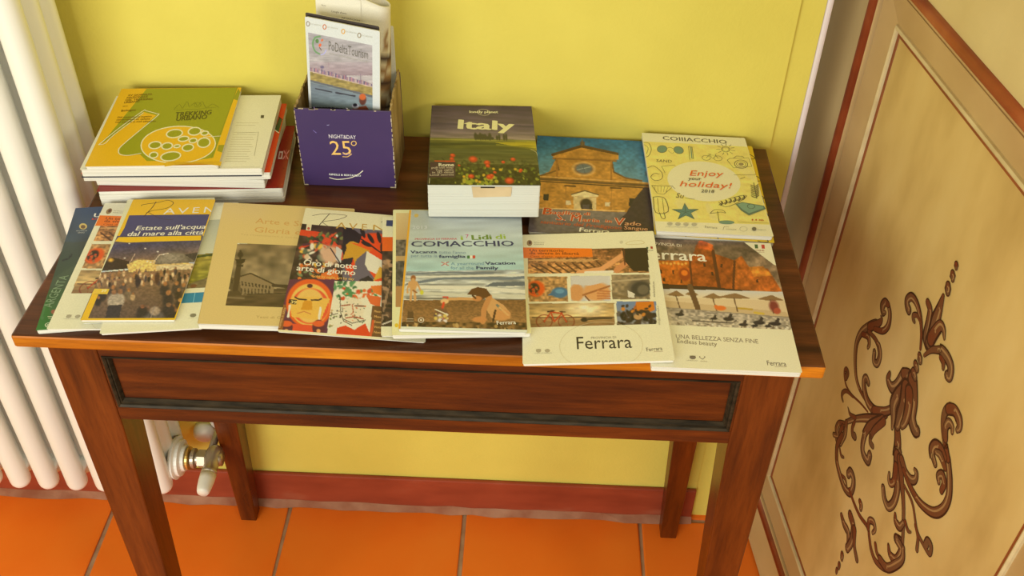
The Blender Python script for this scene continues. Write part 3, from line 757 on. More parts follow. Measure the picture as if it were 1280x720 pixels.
bm = bmesh.new(); w_, h_, t_ = G['trek'][4], G['trek'][5], G['trek'][6]; rows = []
for j in range(6):
    rows.append([bm.verts.new((w_ * (.10 + .42 * i / 14), -h_ / 2 - .0035 + .0085 * j / 5, t_ + .0007 + .0035 * math.sin(math.pi * i / 14) ** 1.3 * (1 - j / 5))) for i in range(15)])
for A, B in zip(rows, rows[1:]):
    for i in range(14): bm.faces.new((A[i], A[i + 1], B[i + 1], B[i]))
from_bm('curled_page', bm, mottled('yellow_page', [(0.3, rgba((214, 160, 24))), (0.7, rgba((226, 174, 34)))], 20, .45, .4), trek, True)
# --- back row
def basilica_photo(p):
    p.img[:] = (196, 138, 58)
    p.grad(60, 300, (36, 98, 124), (112, 152, 150))
    F = (190, 130, 52)
    p.poly([(112, 165), (255, 112), (430, 146), (432, 172), (402, 178), (412, 232), (470, 264), (600, 286), (620, 580), (0, 580), (58, 268), (105, 245), (135, 180)], F)
    p.mottle(60, 40, .10, 3); p.mottle(10, 8, .07, 4)
    p.poly([(112, 158), (255, 108), (430, 140), (432, 152), (256, 122), (116, 170)], (96, 66, 34)); p.line([(122, 180), (420, 180)], 8, (146, 98, 44))
    p.poly([(248, 92), (268, 92), (268, 114), (248, 114)], (110, 84, 50)); p.line([(258, 84), (258, 112)], 4, (120, 96, 60))
    p.line([(135, 182), (150, 235), (100, 255), (60, 268)], 7, (120, 82, 40)); p.line([(400, 182), (412, 235), (470, 262), (545, 272)], 7, (120, 82, 40))
    p.line([(140, 182), (142, 280)], 9, (164, 108, 46)); p.line([(398, 182), (400, 280)], 9, (164, 108, 46))
    p.line([(55, 284), (600, 296)], 12, (108, 76, 40)); p.line([(55, 296), (600, 308)], 5, (70, 50, 30)); p.line([(55, 272), (600, 282)], 4, (214, 160, 84))
    p.ell(268, 225, 54, 34, (226, 176, 100)); p.ell(268, 225, 46, 28, (140, 100, 60)); p.ell(269, 224, 38, 23, (104, 108, 100)); p.line([(235, 232), (300, 214)], 3, (170, 170, 150)); p.line([(262, 204), (275, 246)], 2, (80, 84, 80))
    for x in (180, 400): p.line([(x, 314), (x + 50, 314)], 7, (90, 62, 34)); p.line([(x + 4, 320), (x + 6, 440)], 5, (170, 114, 48))
    p.poly([(212, 358), (276, 334), (342, 354), (340, 364), (214, 366)], (226, 196, 130)); p.poly([(222, 366), (334, 366), (332, 440), (224, 440)], (206, 174, 110))
    p.line([(212, 356), (276, 334), (342, 352)], 6, (110, 84, 48)); p.ell(284, 398, 32, 24, (150, 116, 66)); p.ell(284, 402, 27, 26, (58, 44, 34)); p.poly([(258, 400), (312, 400), (318, 440), (260, 440)], (58, 44, 34)); p.poly([(268, 405), (300, 405), (300, 440), (270, 440)], (80, 66, 60))
    p.poly([(76, 360), (102, 360), (102, 394), (76, 394)], (50, 40, 36)); p.poly([(492, 362), (522, 362), (520, 402), (490, 402)], (50, 40, 36))
    for x in (186, 376): p.poly([(x, 388), (x + 24, 388), (x + 24, 410), (x, 410)], (212, 186, 130))
    g = p.Y > 436
    p.fill(g, (112, 98, 84)); p.grad(436, 600, (122, 106, 88), (92, 80, 72), g); p.line([(50, 434), (470, 430)], 5, (226, 176, 100))
    p.poly([(560, 302), (640, 310), (640, 600), (470, 560), (452, 470), (480, 440), (500, 400), (520, 360)], (62, 46, 44))
    p.ell(566, 235, 9, 12, (96, 112, 110)); p.mottle(14, 9, .10, 9)
a = art('basilica', [(48, 73), (572, 80), (630, 570), (0, 562)], (100, 90, 80), ts=1.55)
a.photo(0, 0, 1, 1, basilica_photo, 0.8)
RB = (186, 66, 22); RO = (238, 200, 130)
def dtext(a, t, p, s, c, o, p2, **kw):
    a.text(t, p, s, o, p2, bold=.055, **kw); a.text(t, p, s, c, p2, bold=.012, **kw)
a.text('B', (66, 466), 9.0, (206, 174, 130), (118, 466), bold=.05, shear=.1); a.text('B', (66, 466), 9.0, RB, (118, 466), bold=.02, shear=.1)
dtext(a, 'asilica', (116, 462), 5.0, RB, (206, 160, 110), (258, 462), shear=.1); dtext(a, 'di', (272, 461), 4.2, RB, (206, 160, 110), (306, 461), shear=.1)
dtext(a, 'S. M', (136, 493), 8.5, RB, (206, 170, 130), (262, 495), shear=.1); dtext(a, 'aria', (266, 494), 5, RB, (206, 160, 110), (352, 495), shear=.1); dtext(a, 'in', (378, 494), 4.2, RB, (206, 160, 110), (412, 494), shear=.1)
dtext(a, 'V', (424, 505), 9.5, RB, (206, 170, 130), (478, 505), shear=.1); dtext(a, 'ado', (474, 503), 5, (206, 150, 100), (120, 60, 30), (556, 504), shear=.1)
a.text('santuario del Prodigioso', (58, 514), 4.4, (178, 84, 44), (462, 528), shear=.15, bold=.02); a.text('Sangue', (472, 526), 4.6, (214, 150, 100), (590, 528), shear=.1, bold=.02)
a.text('Ferrara', (250, 549), 5.2, (234, 220, 180), (402, 552), shear=.1, bold=.03)
sheet_thing('brochure', 'book with a brick church front under a teal sky, right of the travel guide', 'book', G['basilica'], a, 6)

a = art('yellow', None, (226, 186, 36))
for (x0, y0, dx) in ((.90, .12, .1), (.93, .36, .08), (.9, .55, .1), (.94, .72, .06), (.2, .985, .06), (.45, .98, .08), (.85, .97, .1)):
    a.line([(x0, y0), (x0 + dx * .6, y0 - .02), (x0 + dx, y0 + .02), (x0 + dx * .5, y0 + .03), (x0 + .01, y0 + .02)], 1.2, (44, 36, 24), 4)
a.line([(.95, .3), (.99, .62)], 1.0, (60, 50, 24), 0)
sheet_thing('brochure', 'yellow brochure with black scribbles mostly hidden under the holiday brochure', 'brochure', G['yellow'], a, 7, mat='print')
CY = (232, 208, 104); GR = (104, 92, 60); TL_ = (112, 138, 104)
a = art('comacchio', [(15, 32), (680, 35), (848, 685), (103, 665)], (230, 218, 160), ts=1.45)
a.poly([(27, 92), (694, 95), (824, 607), (88, 603)], CY)
def wash(p):
    p.img[:] = CY; p.mottle(60, 20, .05, 2); p.mottle(8, 8, .03, 6)
    for k in range(9): p.line([(30 + k * 80, 95), (90 + k * 90, 610)], 14, (226, 202, 110), .4)
    p.line([(250, 480), (330, 560)], 60, (222, 204, 130), .5); p.line([(640, 230), (740, 300)], 50, (222, 204, 130), .5); p.line([(430, 500), (480, 600)], 40, (222, 204, 130), .5)
a.photo(.02, .098, .98, .875, wash, 2.0)
a.poly([(0, 92), (22, 92), (95, 606), (70, 606)], (230, 218, 160))
a.text('COIIIACCHIO', (146, 72), 6.4, (84, 74, 58), (562, 80), bold=.012)
a.ell(408, 335, 234, 130, (234, 222, 160), 0.06, 40)
for y, r in ((300, .9),): pass
# sun glasses, sun, bicycle, camera, pen, starfish, ice lolly, towel, fishes, parasol
for cx, cy, rt in ((143, 134, -.2), (248, 136, .2)): a.ell(cx, cy, 33, 25, GR, rt, 20); a.ell(cx, cy, 30, 22, TL_, rt, 20)
a.line([(174, 128), (195, 120), (216, 130)], 0.7, GR, 3); a.line([(180, 142), (205, 160), (220, 150)], .4, GR, 3)
a.ring(552, 117, 27, 18, 0.9, GR); a.ring(552, 117, 20, 13, 0.4, GR)
for k in range(11):
    t = 2 * math.pi * k / 11 + .2; a.line([(552 + 36 * math.cos(t), 117 + 24 * math.sin(t)), (552 + 62 * math.cos(t), 117 + 40 * math.sin(t))], 0.7, GR, 0)
for cx in (424, 500): a.ring(cx, 180, 27, 16, 0.6, GR)
a.line([(424, 180), (445, 160), (485, 162), (468, 184), (445, 160)], .6, GR, 0); a.line([(500, 180), (482, 154), (495, 150)], .6, GR, 0); a.line([(435, 156), (455, 154)], .8, GR, 0)
a.line([(560, 190), (575, 178), (700, 168), (720, 225), (600, 240), (560, 190)], .7, GR, 0); a.ring(650, 213, 43, 28, .9, GR); a.ring(650, 213, 30, 19, .6, GR); a.ell(650, 213, 17, 10, (150, 130, 80)); a.line([(600, 176), (620, 160), (660, 160), (672, 170)], .7, GR, 0)
a.line([(312, 108), (318, 196), (342, 190), (334, 112), (312, 108)], .7, GR, 0); a.line([(326, 112), (332, 188)], 1.4, TL_, 0)
a.text('SAND', (104, 220), 4.2, GR, (205, 221), shear=.15)
a.line([(22, 95), (60, 100), (75, 140), (60, 180), (40, 192)], .7, GR, 3); a.line([(30, 110), (55, 130), (45, 170)], .5, GR, 3)
a.line([(50, 262), (90, 248), (140, 290), (138, 330), (95, 342), (70, 320), (95, 295), (125, 300)], .7, GR, 3); a.line([(138, 248), (220, 236), (225, 246)], .5, GR, 0); a.line([(138, 248), (160, 290)], .5, GR, 0)
a.line([(75, 375), (205, 375), (195, 390), (150, 430), (110, 425), (75, 375)], .6, GR, 0); a.line([(205, 375), (222, 392)], .5, GR, 0)
for k in range(5): a.line([(90 + k * 22, 378), (100 + k * 16, 415)], .3, GR, 0)
a.line([(84, 450), (125, 446), (160, 462), (176, 540), (98, 548), (84, 450)], .9, GR, 3); a.line([(110, 455), (118, 545)], .5, GR, 0); a.line([(140, 455), (150, 542)], .5, GR, 0); a.line([(122, 548), (134, 580), (148, 588), (157, 578), (148, 545)], .8, GR, 3)
a.text('Su', (222, 448), 7, GR, (278, 452), shear=.3); a.line([(285, 450), (345, 456)], .6, GR, 0)
star = []
for k in range(10):
    t = -math.pi / 2 + k * math.pi / 5 - .05; r = 1 if k % 2 == 0 else .38; star.append((285 + 84 * r * math.cos(t), 540 + 54 * r * math.sin(t)))
a.poly([(285 + (x - 285) * 1.08, 540 + (y - 540) * 1.08) for x, y in star], (64, 80, 60)); a.poly(star, (92, 124, 104))
for k in range(5): a.line([(285, 542), star[2 * k]], .5, (60, 74, 56), 0)
a.line([(440, 545), (470, 520), (520, 522), (540, 540), (510, 534), (480, 540), (440, 545)], .6, GR, 3); a.line([(488, 530), (497, 598)], .7, GR, 0); a.ell(545, 600, 50, 12, TL_)
for k in range(6):
    x = 512 + k * 29; y = 478 - k * 8.4
    a.line([(x, y - 16), (x + 10, y), (x - 4, y + 14)], 1.2 + .2 * (k % 2), (70, 62, 42), 3); a.line([(x - 14, y + 12), (x + 12, y - 10)], .8, (90, 80, 56), 0)
a.line([(496, 470), (540, 500), (620, 470), (680, 425), (640, 424), (560, 448)], .7, GR, 3)
a.poly([(606, 480), (650, 466), (790, 486), (802, 506), (690, 552), (640, 520)], (90, 110, 84)); a.poly([(618, 482), (652, 470), (782, 490), (788, 502), (690, 538), (648, 512)], (122, 150, 114)); a.ring(706, 492, 24, 15, .9, (80, 96, 70))
for k in range(7): a.line([(708, 350 + k * 12), (736, 360 + k * 12), (760, 344 + k * 12)], 1.1, (72, 64, 44), 3)
a.line([(728, 335), (745, 440)], .8, (72, 64, 44), 0); a.line([(600, 288), (745, 282), (740, 272)], .5, GR, 0); a.line([(640, 312), (672, 300)], .6, GR, 0)
OR = (222, 94, 30)
a.text('Enjoy', (308, 303), 8.0, OR, (540, 300), shear=.3, bold=.002); a.text('your', (306, 331), 4.6, (80, 66, 46), (392, 331), shear=.28, bold=.01); a.text('holiday!', (244, 374), 8.0, OR, (594, 378), shear=.3, bold=.002); a.text('2018', (384, 410), 4.4, (90, 80, 60), (474, 411), shear=.28, bold=.012)
for x in (712, 736): a.ell(x, 580, 5, 5, (190, 70, 40))
a.text('365', (752, 585), 2.2, (190, 70, 40), (786, 586), bold=.03); a.line([(615, 597), (820, 600)], .5, (140, 130, 60), 0)
for i, x in enumerate((186, 236, 286, 338)):
    a.ell(x, 619, 17, 9, (180, 168, 128)); a.text('UNESCO', (x - 26, 640), 1.0, (170, 158, 118), (x + 24, 641))
a.text('Ferrara', (404, 640), 3.0, (150, 138, 104), (484, 645)); a.line([(520, 650), (530, 630), (560, 632)], .5, (150, 138, 104), 3); a.text('comune', (540, 648), 1.8, (150, 138, 104), (606, 650)); a.ring(652, 642, 24, 15, .4, (160, 150, 116)); a.ell(721, 640, 15, 12, (110, 100, 74)); a.text('Regione', (742, 646), 1.6, (160, 150, 116), (800, 648))
sheet_thing('brochure', 'yellow holiday brochure with doodles and a starfish, back right corner of the table', 'brochure', G['comacchio'], a, 8)

def italy_photo(p):
    p.img[:] = (66, 50, 58)
    p.grad(30, 235, (62, 42, 62), (124, 104, 102)); p.grad(150, 236, (76, 58, 76), (150, 128, 108))
    p.fill(p.Y > 232, (92, 88, 38)); p.grad(232, 300, (122, 116, 48), (66, 66, 26)); p.grad(300, 370, (70, 70, 32), (92, 88, 44)); p.grad(370, 500, (58, 56, 24), (36, 34, 14))
    p.line([(80, 268), (350, 258), (650, 262)], 14, (60, 62, 28)); p.line([(80, 242), (400, 240), (650, 238)], 5, (150, 140, 60)); p.poly([(420, 250), (650, 240), (650, 290), (560, 276)], (168, 148, 34)); p.line([(430, 262), (640, 282)], 7, (110, 104, 34))
    p.line([(90, 300), (650, 300)], 22, (96, 96, 50), .6)
    p.mottle(90, 9, .16, 5)
    rs = np.random.RandomState(4)
    for k in range(14):
        x = 322 + k * 12.5; h = rs.uniform(12, 34); 
        if k in (8, 11): continue
        p.ell(x, 234 - h * .45, 9 if k < 9 else 6, h * .6, (58, 52, 36), .25)
    g = (p.Y > 330)
    p.mottle(14, 10, .5, 7, g * np.clip((p.Y - 330) / 60, 0, 1)); p.blobs(190, 650, 390, 485, 90, 9, [(40, 38, 14), (96, 104, 30), (140, 136, 44), (60, 64, 20)], 5, .7)
    p.blobs(240, 420, 430, 485, 40, 9, [(150, 150, 40), (176, 160, 50), (110, 120, 34)], 15, 1.3)
    p.blobs(80, 650, 340, 400, 50, 7, [(52, 52, 22), (80, 82, 32)], 25, .7)
    for x, y, r in ((300, 345, 22), (372, 362, 16), (375, 380, 12), (195, 326, 13), (190, 345, 12), (284, 438, 16), (380, 440, 18), (392, 432, 12), (484, 460, 24), (512, 342, 13), (550, 400, 10), (458, 358, 10), (410, 415, 9), (545, 408, 8), (225, 380, 7)):
        p.ell(x, y, r, r * .75, (196, 52, 22), .3); p.ell(x - 2, y - 3, r * .5, r * .35, (232, 84, 40), .4)
    for x, y in ((310, 460), (326, 468), (404, 396), (440, 400), (520, 396), (350, 430), (246, 440)): p.ell(x, y, 8, 7, (206, 160, 40), .3)
    p.poly([(78, 362), (208, 362), (200, 446), (66, 446)], (66, 40, 46)); p.grad(356, 362, (206, 66, 30), (206, 66, 30), (p.Y > 355) & (p.Y < 361) & (p.X > 100) & (p.X < 205))
    p.line([(104, 60), (56, 485)], 5, (60, 44, 50))
a = art('italy', [(105, 57), (635, 42), (652, 485), (55, 487)], (60, 46, 56), ts=1.7)
a.photo(0, 0, 1, 1, italy_photo, 0.75)
a.text('Italy', (222, 180), 15.0, (238, 224, 150), (526, 180), bold=.032)
a.ring(374, 85, 33, 17, .7, (224, 206, 150)); a.text('lonely planet', (297, 91), 4.0, (234, 218, 160), (450, 87), bold=.03)
a.text('Rome', (118, 387), 4.6, (234, 218, 170), (198, 385), bold=.03)
for i, (t, x0) in enumerate((('pull-out map', 82), ('Top sights', 102), ('in 3D detail', 84), ('Local secrets', 70))): a.text(t, (x0, 399 + i * 13), 2.7, (196, 176, 140), (194, 396 + i * 13), bold=.015)
a.line([(612, 285), (640, 300), (648, 330)], .7, (200, 180, 120), 3); a.line([(632, 210), (642, 220)], .5, (180, 160, 120), 0); a.line([(66, 480), (70, 450)], .5, (200, 190, 150), 0)
it = sheet_thing('guidebook', 'thick travel guide with a poppy field cover, middle of the back row', 'book', G['italy'], a, 9, leaf=0.0030, jit=0.0004, pmat='white_pages')
bm = bmesh.new(); hw = G['italy'][5] / 2
bm_box(bm, -0.014, 0.031, -hw - 0.0004, -hw + 0.0005, 0.0275, 0.0395)
for v in bm.verts:
    if v.co.z < .03: v.co.x = -0.012 if v.co.x < 0 else 0.030
    if v.co.z < .03 and v.co.x < 0: v.co.z -= .0015
from_bm('paper_tab', bm, mottled('tan_slip', [(0.3, (0.55, 0.42, 0.25, 1)), (0.7, (0.66, 0.52, 0.33, 1))], 30, .7, .2), it)
box('tab_slot', -0.004, 0.012, -hw - 0.00045, -hw + 0.0004, 0.0382, 0.0396, M['bead'], it)

# --- front row, right
def ferrara_photo(p):
    p.img[:] = (226, 212, 158)
    # top picture
    m = (p.Y > 141 + (610 - p.X) * .012) & (p.Y < 252) & (p.X > 74) & (p.X < 606 + (p.Y - 140) * .08)
    q = Paint(p.X, p.Y); q.img[:] = (150, 96, 44); q.grad(140, 252, (128, 78, 40), (186, 126, 66)); q.mottle(20, 8, .35, 2); q.mottle(7, 5, .25, 8)
    for k in range(9): q.line([(90 + k * 36, 215 - k * 2), (150 + k * 36, 250)], 6, (92, 54, 30)); q.line([(80 + k * 30, 195 + k), (150 + k * 30, 190)], 4, (206, 150, 84))
    q.line([(300, 250), (400, 236), (470, 190), (500, 170)], 22, (222, 150, 86)); q.line([(470, 240), (520, 200), (500, 160)], 26, (206, 130, 72)); q.poly([(490, 145), (620, 138), (630, 245), (545, 245), (505, 200)], (50, 34, 24)); q.line([(330, 250), (450, 246)], 12, (236, 214, 170)); q.line([(500, 150), (505, 215)], 6, (96, 54, 30))
    p.img = np.where(m[..., None], q.img, p.img)
    def sub(x0, x1, y0, y1, fn):
        m = (p.X > x0 + (p.Y - y0) * .045) & (p.X < x1 + (p.Y - y0) * .045) & (p.Y > y0) & (p.Y < y1)
        q = Paint(p.X, p.Y); fn(q); p.img = np.where(m[..., None], q.img, p.img)
    def f1(q):
        q.img[:] = (176, 128, 70); q.mottle(9, 7, .3, 3); q.ell(108, 320, 40, 36, (222, 84, 20)); q.ell(100, 318, 24, 24, (60, 34, 20)); q.blobs(80, 125, 300, 345, 14, 7, [(206, 70, 24), (40, 28, 18), (150, 100, 50)], 3); q.ell(215, 338, 38, 24, (64, 106, 124)); q.poly([(160, 350), (190, 330), (196, 352)], (64, 100, 116)); q.ell(215, 332, 20, 10, (96, 140, 150))
    def f2(q):
        q.img[:] = (196, 186, 160); q.mottle(16, 30, .12, 4); q.ell(290, 340, 34, 40, (206, 140, 76)); q.ell(380, 335, 62, 42, (214, 148, 82)); q.line([(320, 350), (440, 310)], 8, (160, 96, 48))
        for k in range(4): q.line([(385, 330 + k * 12), (440, 336 + k * 10)], 7, (190, 116, 60))
        q.poly([(262, 265), (440, 262), (420, 292), (350, 308), (275, 300)], (204, 192, 164)); q.line([(330, 355), (350, 378)], 6, (120, 70, 40))
    def f3(q):
        q.img[:] = (140, 116, 78); q.mottle(14, 10, .25, 5); q.ell(575, 320, 56, 42, (104, 88, 64)); q.ell(580, 325, 44, 34, (62, 54, 44)); q.ell(590, 328, 26, 22, (104, 90, 66)); q.line([(450, 290), (640, 275)], 8, (176, 150, 104)); q.poly([(520, 330), (552, 346), (552, 364), (522, 362)], (216, 200, 160)); q.line([(450, 350), (520, 362)], 10, (120, 96, 60))
    sub(72, 248, 266, 378, f1); sub(262, 440, 264, 377, f2); sub(446, 618, 260, 371, f3)
    def f4(q):
        q.grad(380, 460, (150, 116, 66), (232, 190, 110)); q.grad(440, 510, (196, 150, 84), (110, 76, 42), q.Y > 446); q.ell(330, 412, 70, 30, (244, 214, 150), .6); q.mottle(30, 8, .14, 6); q.line([(90, 450), (460, 452)], 4, (90, 66, 40)); q.ell(326, 462, 16, 10, (50, 36, 26)); q.line([(340, 460), (450, 455)], 8, (80, 62, 36))
        for cx, cy in ((145, 468), (245, 470)):
            d = np.hypot((q.X - cx) / 36, (q.Y - cy) / 30); q.fill(np.clip(1 - abs(d - 1) * 9, 0, 1), (120, 42, 18)); q.ell(cx, cy, 5, 5, (90, 40, 20))
            for k in range(5): q.line([(cx, cy), (cx + 34 * math.cos(k * 1.3), cy + 28 * math.sin(k * 1.3))], 1.4, (140, 70, 40))
        q.line([(145, 468), (175, 426), (225, 432), (190, 470), (175, 426)], 6, (186, 60, 24)); q.line([(245, 470), (222, 428)], 5, (186, 60, 24)); q.line([(160, 424), (188, 420)], 6, (70, 40, 24)); q.line([(215, 424), (238, 426)], 5, (90, 50, 30))
        q.line([(90, 500), (460, 500)], 10, (96, 66, 40))
    def f5(q):
        q.grad(380, 500, (104, 122, 140), (150, 138, 116)); q.poly([(560, 382), (640, 380), (645, 420), (600, 440), (548, 430)], (206, 112, 26)); q.poly([(540, 420), (560, 392), (565, 450), (530, 470)], (170, 90, 30)); q.blobs(480, 660, 430, 500, 60, 13, [(34, 26, 20), (70, 50, 34), (96, 84, 70), (50, 36, 26)], 7); q.ell(570, 450, 20, 14, (190, 140, 80)); q.ell(622, 446, 16, 14, (60, 40, 28)); q.blobs(490, 650, 400, 450, 14, 8, [(200, 120, 40), (60, 44, 32)], 11)
    sub(76, 460, 386, 508, f4); sub(470, 650, 380, 500, f5)
def ferrara_cover(k):
    a = art(k, [(48, 82), (630, 68), (745, 655), (45, 665)], (228, 214, 160), ts=1.5)
    a.photo(.02, .115, .96, .745, ferrara_photo, 0.8)
    a.poly([(50, 137), (358, 143), (362, 180), (50, 184)], (232, 112, 24))
    a.text('Un territorio', (80, 155), 3.2, (120, 50, 14), (232, 157), bold=.02); a.text('da vivere in libertà', (80, 167), 3.2, (120, 50, 14), (300, 171), bold=.02); a.text('Città d\'arte, natura e sapori', (82, 180), 2.0, (150, 70, 20), (330, 184), bold=.01)
    a.ell(82, 118, 12, 13, (150, 116, 66)); a.ell(84, 116, 6, 7, (90, 50, 30)); a.text('PROVINCIA DI', (100, 118), 1.4, (150, 134, 96), (146, 119)); a.text('FERRARA', (100, 126), 1.4, (150, 134, 96), (146, 127))
    a.line([(508, 122), (520, 127), (580, 124), (590, 118), (575, 110), (530, 112), (508, 122)], .5, (196, 168, 90), 3); a.ell(488, 116, 8, 7, (200, 186, 140))
    a.poly([(600, 138), (608, 138), (609, 146), (601, 146)], (70, 84, 50)); a.poly([(618, 136), (628, 136), (630, 146), (620, 146)], (160, 50, 30)); a.text('ITALIA', (604, 156), 1.4, INK, (632, 155))
    a.text('www.ferrarainfo.com', (646, 362), 1.6, (120, 106, 76), (640, 292)); a.text('info@provincia.fe.it', (672, 490), 1.5, (150, 136, 100), (662, 402))
    a.ring(404, 585, 190, 112, .35, (206, 184, 128), 40)
    a.text('Ferrara', (287, 598), 12.5, (52, 42, 34), (546, 594)); a.text('PROVINCIA DI', (356, 551), 2.2, (150, 134, 100), (472, 549))
    for x in (118, 158): a.ell(x, 603, 12, 8, (170, 154, 112)); a.text('UNESCO', (x - 20, 617), 1.1, (180, 166, 124), (x + 20, 617))
    a.line([(106, 597), (130, 597)], .5, (140, 126, 90), 0); a.text('Ferrara', (612, 612), 3.6, (96, 80, 60), (686, 606)); a.line([(645, 614), (688, 612)], .4, (160, 120, 80), 0)
    return a
def ferrara2_photo(p):
    p.img[:] = (150, 120, 80)
    p.grad(60, 300, (96, 76, 56), (176, 140, 92)); p.mottle(60, 14, .16, 3)
    C1 = (192, 98, 26); C2 = (156, 76, 24); C3 = (104, 52, 24)
    p.poly([(60, 175), (250, 170), (252, 290), (70, 290)], C1); p.poly([(245, 165), (275, 130), (280, 110), (300, 84), (352, 104), (360, 140), (440, 165), (450, 290), (245, 290)], C2); p.poly([(300, 84), (352, 104), (348, 128), (284, 118)], (196, 86, 30)); p.poly([(430, 170), (470, 145), (500, 190), (580, 195), (640, 290), (440, 290)], (178, 92, 30)); p.poly([(500, 190), (560, 185), (600, 225), (520, 230)], (206, 122, 40))
    p.mottle(24, 18, .22, 4); p.mottle(7, 7, .14, 6)
    for k in range(10): p.ell(90 + k * 16, 182 + (k % 3) * 2, 5, 5, (232, 170, 70), .4)
    for x, y in ((130, 245), (172, 212), (205, 250), (308, 180), (340, 215), (530, 240), (380, 180), (120, 212)): p.poly([(x, y), (x + 9, y), (x + 9, y + 15), (x, y + 15)], (70, 38, 20))
    p.ell(225, 228, 24, 28, (150, 60, 20)); p.ell(225, 222, 14, 12, (226, 116, 30)); p.line([(352, 130), (372, 292)], 14, (90, 46, 22)); p.line([(440, 170), (430, 290)], 10, (92, 48, 22)); p.line([(252, 170), (254, 290)], 8, (96, 48, 22))
    p.poly([(60, 268), (300, 276), (640, 300), (640, 312), (60, 292)], (70, 44, 26))
    g = p.Y > 292
    p.fill(g & (p.Y < 400), (216, 186, 130)); p.grad(292, 330, (206, 196, 170), (222, 196, 140), g & (p.Y < 330)); p.poly([(90, 340), (660, 380), (680, 420), (100, 380)], (190, 156, 100), .6)
    for cx, cy, rx in ((180, 312, 40), (340, 318, 44), (432, 316, 76), (590, 320, 60), (250, 308, 30)):
        p.poly([(cx - rx, cy + 6), (cx - rx * .3, cy - 7), (cx + rx * .1, cy - 14), (cx + rx * .4, cy - 6), (cx + rx, cy + 8), (cx, cy + 12)], (140, 104, 60)); p.line([(cx, cy + 8), (cx + 14, cy + 66)], 5, (110, 80, 48))
    p.line([(244, 280), (272, 374)], 24, (104, 72, 42)); p.ell(372, 370, 24, 11, (222, 110, 40)); p.ell(352, 364, 8, 8, (220, 110, 40)); p.line([(450, 368), (510, 372)], 8, (190, 150, 50)); p.line([(520, 386), (560, 390)], 9, (206, 170, 60)); p.ell(606, 356, 20, 26, (130, 56, 40), .3, -.4); p.ell(620, 376, 16, 14, (176, 80, 50))
    p.fill(p.Y > 372 + (p.X - 130) * .055, (150, 132, 100)); m = p.Y > 376 + (p.X - 130) * .055
    p.grad(380, 480, (160, 142, 112), (196, 176, 132), m); p.mottle(10, 6, .28, 8, m.astype(float)); p.blobs(140, 690, 440, 480, 60, 8, [(216, 200, 160), (120, 100, 70), (180, 160, 120)], 4, .6)
    for x, y, s in ((190, 398, 1.), (340, 412, .8), (405, 412, 1.2), (470, 436, 1.), (540, 425, 1.3), (612, 428, 1.3), (520, 440, .8), (580, 440, .8)):
        p.ell(x, y + 6, 20 * s, 7 * s, (50, 42, 36)); p.poly([(x - 6 * s, y + 4), (x + 8 * s, y - 18 * s), (x + 16 * s, y - 12 * s), (x + 10 * s, y + 6)], (60, 50, 42)); p.line([(x - 4, y + 8), (x - 10, y + 22)], 3, (60, 50, 42))
    p.line([(245, 430), (420, 436), (440, 424)], 5, (90, 76, 60)); p.line([(120, 370), (160, 460)], 20, (206, 186, 140), .5)
    p.poly([(440, 60), (660, 60), (660, 185), (608, 180)], (230, 216, 164))
a = art('ferrara2', [(50, 85), (592, 92), (738, 665), (35, 655)], (228, 214, 160), ts=1.5)
a.photo(0, 0, 1, .70, ferrara2_photo, 0.8)
a.text('Ferrara', (40, 166), 12.5, (240, 228, 190), (322, 172), bold=.012); a.text('PROVINCIA DI', (78, 108), 3.6, (226, 206, 160), (220, 116))
for i, c in enumerate(((70, 96, 50), (232, 216, 170), (190, 60, 40))): a.poly([(525 + i * 14, 98), (538 + i * 14, 98), (540 + i * 14, 114), (527 + i * 14, 114)], c)
a.text('ITALIA', (530, 124), 1.7, (140, 60, 40), (566, 124), bold=.03); a.text('italia.it', (532, 130), 1.2, (140, 60, 40), (566, 130))
a.text('UNA BELLEZZA SENZA FINE', (162, 514), 4.2, (128, 108, 80), (536, 528)); a.text('Endless beauty', (166, 536), 4.2, (134, 116, 84), (348, 546), bold=.008)
a.ell(233, 604, 15, 9, (120, 104, 80)); a.line([(220, 597), (247, 597)], .6, (100, 86, 62), 0); a.text('UNESCO', (202, 622), 1.2, (170, 152, 112), (254, 622))
for s_ in (-1, 1): a.line([(277, 612), (277 + s_ * 12, 602), (277 + s_ * 10, 597)], .7, (120, 104, 80), 3)
a.text('delta', (266, 624), 1.2, (170, 152, 112), (300, 624)); a.text('Ferrara', (574, 632), 4.6, (92, 74, 56), (664, 634)); a.line([(610, 638), (666, 638)], .4, (160, 130, 90), 0)
sheet_thing('brochure', 'white brochure with brick castle above a beach, front right corner of table', 'brochure', G['ferrara2'], a, 10)
sheet_thing('brochure', 'white brochure with six photos and orange banner, overhanging the front table edge', 'brochure', G['ferrara1'], ferrara_cover('ferrara1'), 11)

